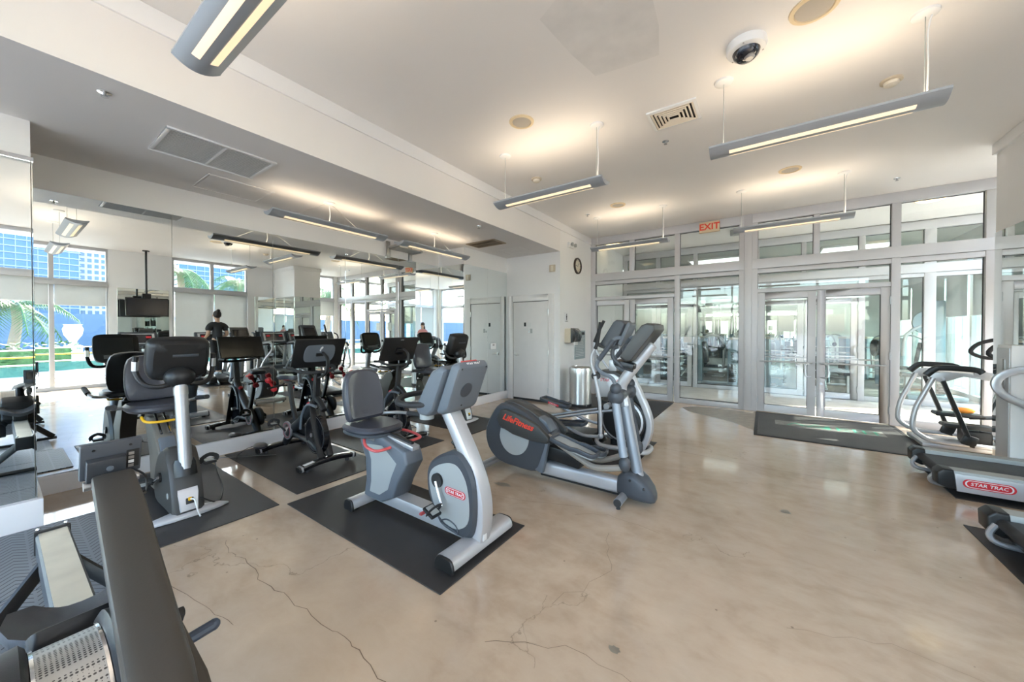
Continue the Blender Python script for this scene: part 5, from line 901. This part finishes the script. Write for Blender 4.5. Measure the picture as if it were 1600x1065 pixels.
obj('monitor_arm', MB().loft([[(x, yc+w_*cs(math.cos(a)), z+h_*cs(math.sin(a))) for a in [2*math.pi*(i+.5)/16 for i in range(16)]] for x, yc, w_, z, h_ in ((.62, -.02, .055, .40, .06), (.56, -.01, .05, .55, .05), (.45, .01, .05, .66, .04), (.30, .025, .051, .71, .032), (-.10, .052, .055, .765, .027), (-.5, .082, .06, .815, .025), (-.80, .10, .058, .855, .022))]), TAN if False else mat('brown_black_arm', (.052, .045, .037), .4, bump=.06, bscale=150), t)
obj('arm_fairing', MB().prism([(-.16, .68), (-.10, .735), (.30, .69), (.45, .60), (.1, .60)], .07, .10, 'y', .008), MATS['brown_black_arm'], t, bev=.008)
for k in range(5): obj('arm_bolt', MB().ball((-.76+.03*k*2.2, .045-.004*k, .84-.006*k), .006, 8), CHR, t)
mo = empty('monitor'); mo.parent = t; mo.location = (-.84, .10, .925); mo.rotation_euler = (0, math.radians(14), math.radians(2))
obj('monitor_case', MB().box((0, 0, 0), (.025, .168, .145)), DGREY, mo, bev=.008); obj('monitor_glass', MB().box((-.014, 0, .01), (.004, .13, .08)), SCREEN, mo); obj('battery_box', MB().box((.028, -.018, -.025), (.035, .105, .085)), mat('near_black_grey', (.035, .038, .043), .4), mo, bev=.006); obj('battery_knob', MB().cyl((.048, -.01, -.02), .010, .006, 'x'), MGREY, mo); obj('port_plate', MB().box((.014, .058, -.012), (.004, .036, .075)), BLK, mo)
for z, m in ((.012, STEELD), (-.006, STEELD), (-.024, WHT), (-.042, STEELD)): obj('port', MB().box((.017, .053, z), (.003, .016, .012)), m, mo)
for y in (-.05, .05): obj('screw', MB().cyl((.0135, y, .05), .005, .003, 'x', 10), BLK, mo)
obj('monitor_hinge', MB().cyl((-.83, .10, .835), .018, .15, 'y'), STEELD, t); obj('monitor_cable', MB().tube([(-.82, .155, .87), (-.77, .185, .84), (-.76, .185, .78), (-.70, .165, .80)], .004, 6, 4), BLK, t)
# ================================================================ WEIGHTS ROOM EQUIPMENT
STG = mat('steel_blue_frame', (.30, .38, .43), .4, .3)
def stack_machine(loc, rz, label, word=None):
    t = thing('weight_machine', label, 'weight machine', (*loc, 0), rz, 'weight machines')
    obj('stack_tower', MB().box((.36, 0, .62), (.22, .34, 1.16)), STG, t, bev=.03); obj('tower_cap', MB().box((.36, 0, 1.22), (.24, .36, .06)), CREAM, t, bev=.02); obj('rear_tower', MB().box((-.42, .06, .62), (.18, .30, 1.22)), STG, t, bev=.03)
    obj('base_beam', MB().box((-.02, 0, .40), (.66, .10, .09)), SILVL, t, bev=.01); obj('floor_beam', MB().box((-.02, 0, .05), (.80, .09, .08)), SILVL, t, bev=.01); obj('cross_foot', MB().box((-.40, 0, .04), (.10, .60, .07)), SILVL, t, bev=.01)
    for k in range(9): obj('weight_plate', MB().box((.36, -.185, .14+.052*k), (.16, .05, .045)), BLK, t, bev=.004)
    obj('seat_pad', MB().box((-.10, 0, .50), (.30, .32, .07)), VINYL, t, bev=.025); obj('back_pad', MB().box((-.27, 0, .86), (.08, .32, .56), rot('Y', -8)), VINYL, t, bev=.025)
    for y in (-.16, .16): obj('arch_arm', MB().tube([(-.40, y, 1.18), (-.20, y, 1.30), (.02, y, 1.28), (.14, y, 1.12), (.16, y, .80), (.14, y, .46)], .022, 10, 4), SILVL, t); obj('hand_grip', MB().tube([(.15, y, .95), (.15, y*1.9, .95)], .02, 8), RUB, t)
    obj('pulley', MB().cyl((.15, -.18, 1.02), .055, .03, 'y', 22), BLK, t); obj('foot_bar', MB().tube([(-.1, -.2, .25), (.16, -.2, .25), (.16, .2, .25), (-.1, .2, .25)], .016, 8), SILVL, t)
    if word: text('tower_lettering', word, .11, mat('lettering_dark', (.08, .10, .11), .5), t, frame4((.36, -.1725, .68), (0, 0, -1), (1, 0, 0)), .001, bold=.002)
    return t
stack_machine((-1.02, 10.95), 0, 'blue grey weight machine with vertical lettering facing the corridor', 'MATRIX')
stack_machine((-2.75, 11.6), .3, 'blue grey weight machine behind the doors near the clock'); stack_machine((-4.3, 12.6), .8, 'blue grey weight machine in the dim corner of the weights room'); stack_machine((-.35, 13.8), -.4, 'blue grey weight machine behind the dumbbell rack'); stack_machine((2.7, 14.2), 2.6, 'blue grey weight machine beside the far windows')
def dumbbell_rack(x, y, n, label):
    t = thing('dumbbell_rack', label, 'rack', (x, y, 0)); L = .19*n
    for s in (-1, 1): obj('end_frame', MB().tube([(s*L/2, -.28, .02), (s*L/2, -.22, .35), (s*L/2, .05, .95), (s*L/2, .22, .95), (s*L/2, .28, .02)], .03, 8), STEELD, t)
    for z, yy in ((.36, -.16), (.66, .0), (.92, .12)): obj('shelf', MB().box((0, yy, z), (L, .22, .02)), STEELD, t)
    for z, yy in ((.36, -.16), (.66, .0), (.92, .12)):
        for k in range(n): dumbbell((x-L/2+.1+.19*k, y+yy, z+.0455), math.pi/2, 'black hexagonal dumbbell resting on the rack of the weights room', 'dumbbells on the weights room rack', 1.5, BLK)
stack_machine((.15, 11.1), 1.3, 'blue grey weight machine just inside the glazed doors with notices'); stack_machine((2.85, 13.1), 2.9, 'blue grey weight machine between the cable tower and the far wall'); stack_machine((-2.0, 13.4), .2, 'blue grey weight machine beyond the lettered weight machine'); stack_machine((1.75, 14.6), -.8, 'blue grey weight machine in front of the far mirrors')
dumbbell_rack(.55, 12.9, 9, 'three tier steel dumbbell rack opposite the glazed doors')
t = thing('barbell_bench', 'silver bench press frame with a loaded bar beyond the right glazed door', 'bench', (1.45, 12.0, 0), .15)
for s in (-1, 1): obj('upright', MB().tube([(s*.30, .05, .03), (s*.30, .0, .6), (s*.30, -.08, 1.15)], .03, 10), SILVL, t); obj('skid', MB().tube([(s*.30, -.55, .03), (s*.30, .45, .03)], .03, 10), SILVL, t); obj('brace', MB().tube([(s*.30, -.50, .04), (s*.30, -.05, .85)], .022, 10), SILVL, t)
obj('cross_tube', MB().tube([(-.30, .3, .06), (.30, .3, .06)], .03, 10), SILVL, t); obj('bench_pad', MB().box((0, -.50, .45), (.28, 1.1, .08)), VINYL, t, bev=.025); obj('bench_leg', MB().box((0, -.90, .21), (.08, .08, .42)), SILVL, t); obj('bar', MB().tube([(-.95, -.05, 1.02), (.95, -.05, 1.02)], .014, 10), CHR, t)
for s in (-1, 1):
    for k in range(2): obj('bar_plate', MB().cyl((s*(.72+.06*k), -.05, 1.02), .20-.03*k, .04, 'x', 28), BLK, t)
def adj_bench(x, y, rz, label):
    t = thing('incline_bench', label, 'bench', (x, y, 0), rz, 'incline benches')
    obj('back_pad', MB().box((.25, 0, .62), (.75, .28, .08), rot('Y', -38)), VINYL, t, bev=.025); obj('seat_pad', MB().box((-.20, 0, .43), (.34, .30, .08), rot('Y', 8)), VINYL, t, bev=.025); obj('spine', MB().tube([(-.45, 0, .06), (0, 0, .36), (.45, 0, .06)], .03, 8), SILVL, t); obj('front_foot', MB().tube([(-.45, -.25, .04), (-.45, .25, .04)], .03, 8), SILVL, t); obj('rear_foot', MB().tube([(.45, -.25, .04), (.45, .25, .04)], .03, 8), SILVL, t)
adj_bench(-1.9, 12.2, 1.2, 'black incline bench near the doors by the clock'); adj_bench(-.45, 12.3, 1.9, 'black incline bench behind the lettered weight machine')
t = thing('cable_tower', 'tall cable machine with a large round cam near the shaded windows', 'weight machine', (2.85, 11.2, 0), .2)
obj('column', MB().box((.1, 0, 1.05), (.16, .24, 2.0)), STG, t, bev=.03); obj('base', MB().box((0, 0, .05), (.9, .5, .09)), STG, t, bev=.02); obj('cam', MB().cyl((-.12, -.16, 1.60), .24, .05, 'y', 32), STG, t); obj('arm', MB().tube([(-.12, -.16, 1.60), (-.45, -.18, 1.35), (-.5, -.18, .9)], .03, 10, 3), SILVL, t); obj('seat_pad', MB().box((-.35, 0, .5), (.34, .34, .08)), VINYL, t, bev=.025); obj('seat_post', MB().box((-.35, 0, .28), (.08, .08, .40)), SILVL, t)
for k in range(10): obj('weight_plate', MB().box((.1, -.15, .16+.055*k), (.12, .07, .048)), BLK, t, bev=.004)
t = thing('weight_tree', 'small stand of black weight plates beside the bench press', 'rack', (.95, 10.75, 0)); obj('stand', MB().tube([(0, 0, .03), (0, 0, .95)], .035, 10), SILVL, t); obj('base', MB().cyl((0, 0, .02), .22, .04), SILVL, t)
for k, (z, s) in enumerate(((.35, 1), (.35, -1), (.72, 1), (.72, -1))): obj('plate', MB().cyl((0, s*.09, z), .17, .06, 'y', 26), BLK, t); obj('peg', MB().cyl((0, s*.09, z), .014, .2, 'y', 10), CHR, t)
# ================================================================ PEOPLE
SKIN = mat('skin', (.52, .33, .23), .5); HAIRM = mat('dark_hair', (.018, .013, .011), .5); BCLO = mat('black_clothing', (.018, .018, .02), .8); PINK = mat('pink_top', (.55, .25, .25), .8); SHOE = mat('white_shoe', (.6, .6, .6), .6); HAIRB = mat('brown_hair', (.06, .035, .02), .5)
def skin_mesh(name, verts, edges, rad, m, parent, sub=2, root=0):
    me = bpy.data.meshes.new(name); me.from_pydata(verts, edges, []); o = bpy.data.objects.new(name, me); COL.objects.link(o)
    sm = o.modifiers.new('skin', 'SKIN'); sm.use_smooth_shade = True; sm.branch_smoothing = .6; ss = o.modifiers.new('sub', 'SUBSURF'); ss.levels = sub; ss.render_levels = sub
    if not me.skin_vertices: bpy.context.view_layer.update()
    for i, r in enumerate(rad): me.skin_vertices[0].data[i].radius = (r, r) if not isinstance(r, tuple) else r
    me.skin_vertices[0].data[root].use_root = True
    dg = bpy.context.evaluated_depsgraph_get(); m2 = bpy.data.meshes.new_from_object(o.evaluated_get(dg)); bpy.data.objects.remove(o)
    for p in m2.polygons: p.use_smooth = True
    m2.materials.clear(); m2.materials.append(m); o = bpy.data.objects.new(name, m2); COL.objects.link(o); o.parent = parent; return o
def person(label, loc, rz, top, legs, hairm, longhair, walk):
    t = thing('person', label, 'person', loc, rz)
    a = .16 if walk else .02
    V = [(0, 0, .95), (0, 0, 1.10), (.0, 0, 1.28), (0, 0, 1.42), (0, 0, 1.50), (.015, 0, 1.57), (.02, 0, 1.66), (.01, 0, 1.72),
         (0, .17, 1.40), (0, -.17, 1.40), (-.03 if walk else 0, .215, 1.14), (-.03 if walk else 0, -.215, 1.14), (.20 if walk else .03, .20, 1.07 if walk else .92), (.20 if walk else .03, -.20, 1.07 if walk else .92),
         (.0, .09, .90), (.0, -.09, .90), (a, .095, .50), (-a*.6, -.095, .50), (a*.9, .095, .10), (-a*2.0, -.095, .13), (a*.9+.14, .10, .035), (-a*2+.14, -.10, .06)]
    E_ = [(0, 1), (1, 2), (2, 3), (3, 4), (4, 5), (5, 6), (6, 7), (3, 8), (3, 9), (8, 10), (9, 11), (10, 12), (11, 13), (0, 14), (0, 15), (14, 16), (15, 17), (16, 18), (17, 19), (18, 20), (19, 21)]
    Rr = [(.14, .11), (.125, .10), (.15, .105), (.12, .09), .05, .062, .088, .06, .06, .06, .045, .045, .032, .032, .09, .09, .062, .062, .042, .042, .035, .035]
    body = skin_mesh('body', V, E_, Rr, SKIN, t)
    # clothing: slightly larger shells over torso and legs
    skin_mesh('shirt', [V[i] for i in (0, 1, 2, 3)]+[(0, .175, 1.415), (0, -.175, 1.415), (V[10][0]*.6, .20, 1.22), (V[11][0]*.6, -.20, 1.22), (0, 0, 1.475)], [(0, 1), (1, 2), (2, 3), (3, 4), (3, 5), (4, 6), (5, 7), (3, 8)], [(.16, .13), (.145, .12), (.18, .135), (.16, .12), .105, .105, .078, .078, .08], top, t)
    skin_mesh('leggings', [V[0], V[14], V[15], V[16], V[17], V[18], V[19]], [(0, 1), (0, 2), (1, 3), (2, 4), (3, 5), (4, 6)], [(.15, .12), .098, .098, .07, .07, .05, .05], legs, t)
    for i in (18, 19):
        f = V[i]; obj('shoe', MB().ball((f[0]+.07, f[1], f[2]-.055 if i == 18 else f[2]-.045), (.14, .05, .045), 14, rot('Y', 0 if i == 18 else 12)), SHOE, t)
    for s, h in ((1, V[12]), (-1, V[13])):
        hv = [h, (h[0]+.05, h[1], h[2]-.015)]; he = [(0, 1)]; hr = [.026, .034]
        for k in range(4): hv += [(h[0]+.085, h[1]+.03-.02*k, h[2]-.02), (h[0]+.105, h[1]+.03-.02*k, h[2]-.055-.006*(1.5-abs(k-1.5)))]; n = len(hv); he += [(1, n-2), (n-2, n-1)]; hr += [.011, .009]
        hv += [(h[0]+.055, h[1]-s*.045, h[2]-.025)]; he += [(1, len(hv)-1)]; hr += [.011]
        skin_mesh('hand', hv, he, hr, SKIN, t, 1)
    hd = MB().ball((-.012, 0, 1.695), (.105, .092, .115), 18)
    if longhair: hd.ball((-.06, 0, 1.50), (.055, .10, .22), 16)
    else: hd.ball((-.10, 0, 1.79), (.045, .045, .045), 12)
    obj('hair', hd, hairm, t)
    for s in (-1, 1): obj('ear', MB().ball((.02, s*.092, 1.655), (.02, .012, .032), 10), SKIN, t); obj('eye', MB().ball((.098, s*.032, 1.665), .010, 8), INK, t)
    obj('nose', MB().ball((.108, 0, 1.635), (.018, .014, .022), 10), SKIN, t); obj('mouth', MB().ball((.096, 0, 1.602), (.010, .024, .006), 8), REDC, t)
    return t
person('person in black clothes with a dark hair bun walking on a treadmill', (2.15, 3.56, .187), 0, BCLO, BCLO, HAIRM, False, True)
person('person with long brown hair in a pink top standing near the end windows', (2.9, -1.75, 0), math.radians(110), PINK, BCLO, HAIRB, True, False)
for o in bpy.data.objects:
    if o.type == 'MESH' and not o.data.materials: print('NO MATERIAL', o.name)
print('objects', len(bpy.data.objects), 'tris', sum(len(p.vertices)-2 for o in bpy.data.objects if o.type == 'MESH' for p in o.data.polygons))
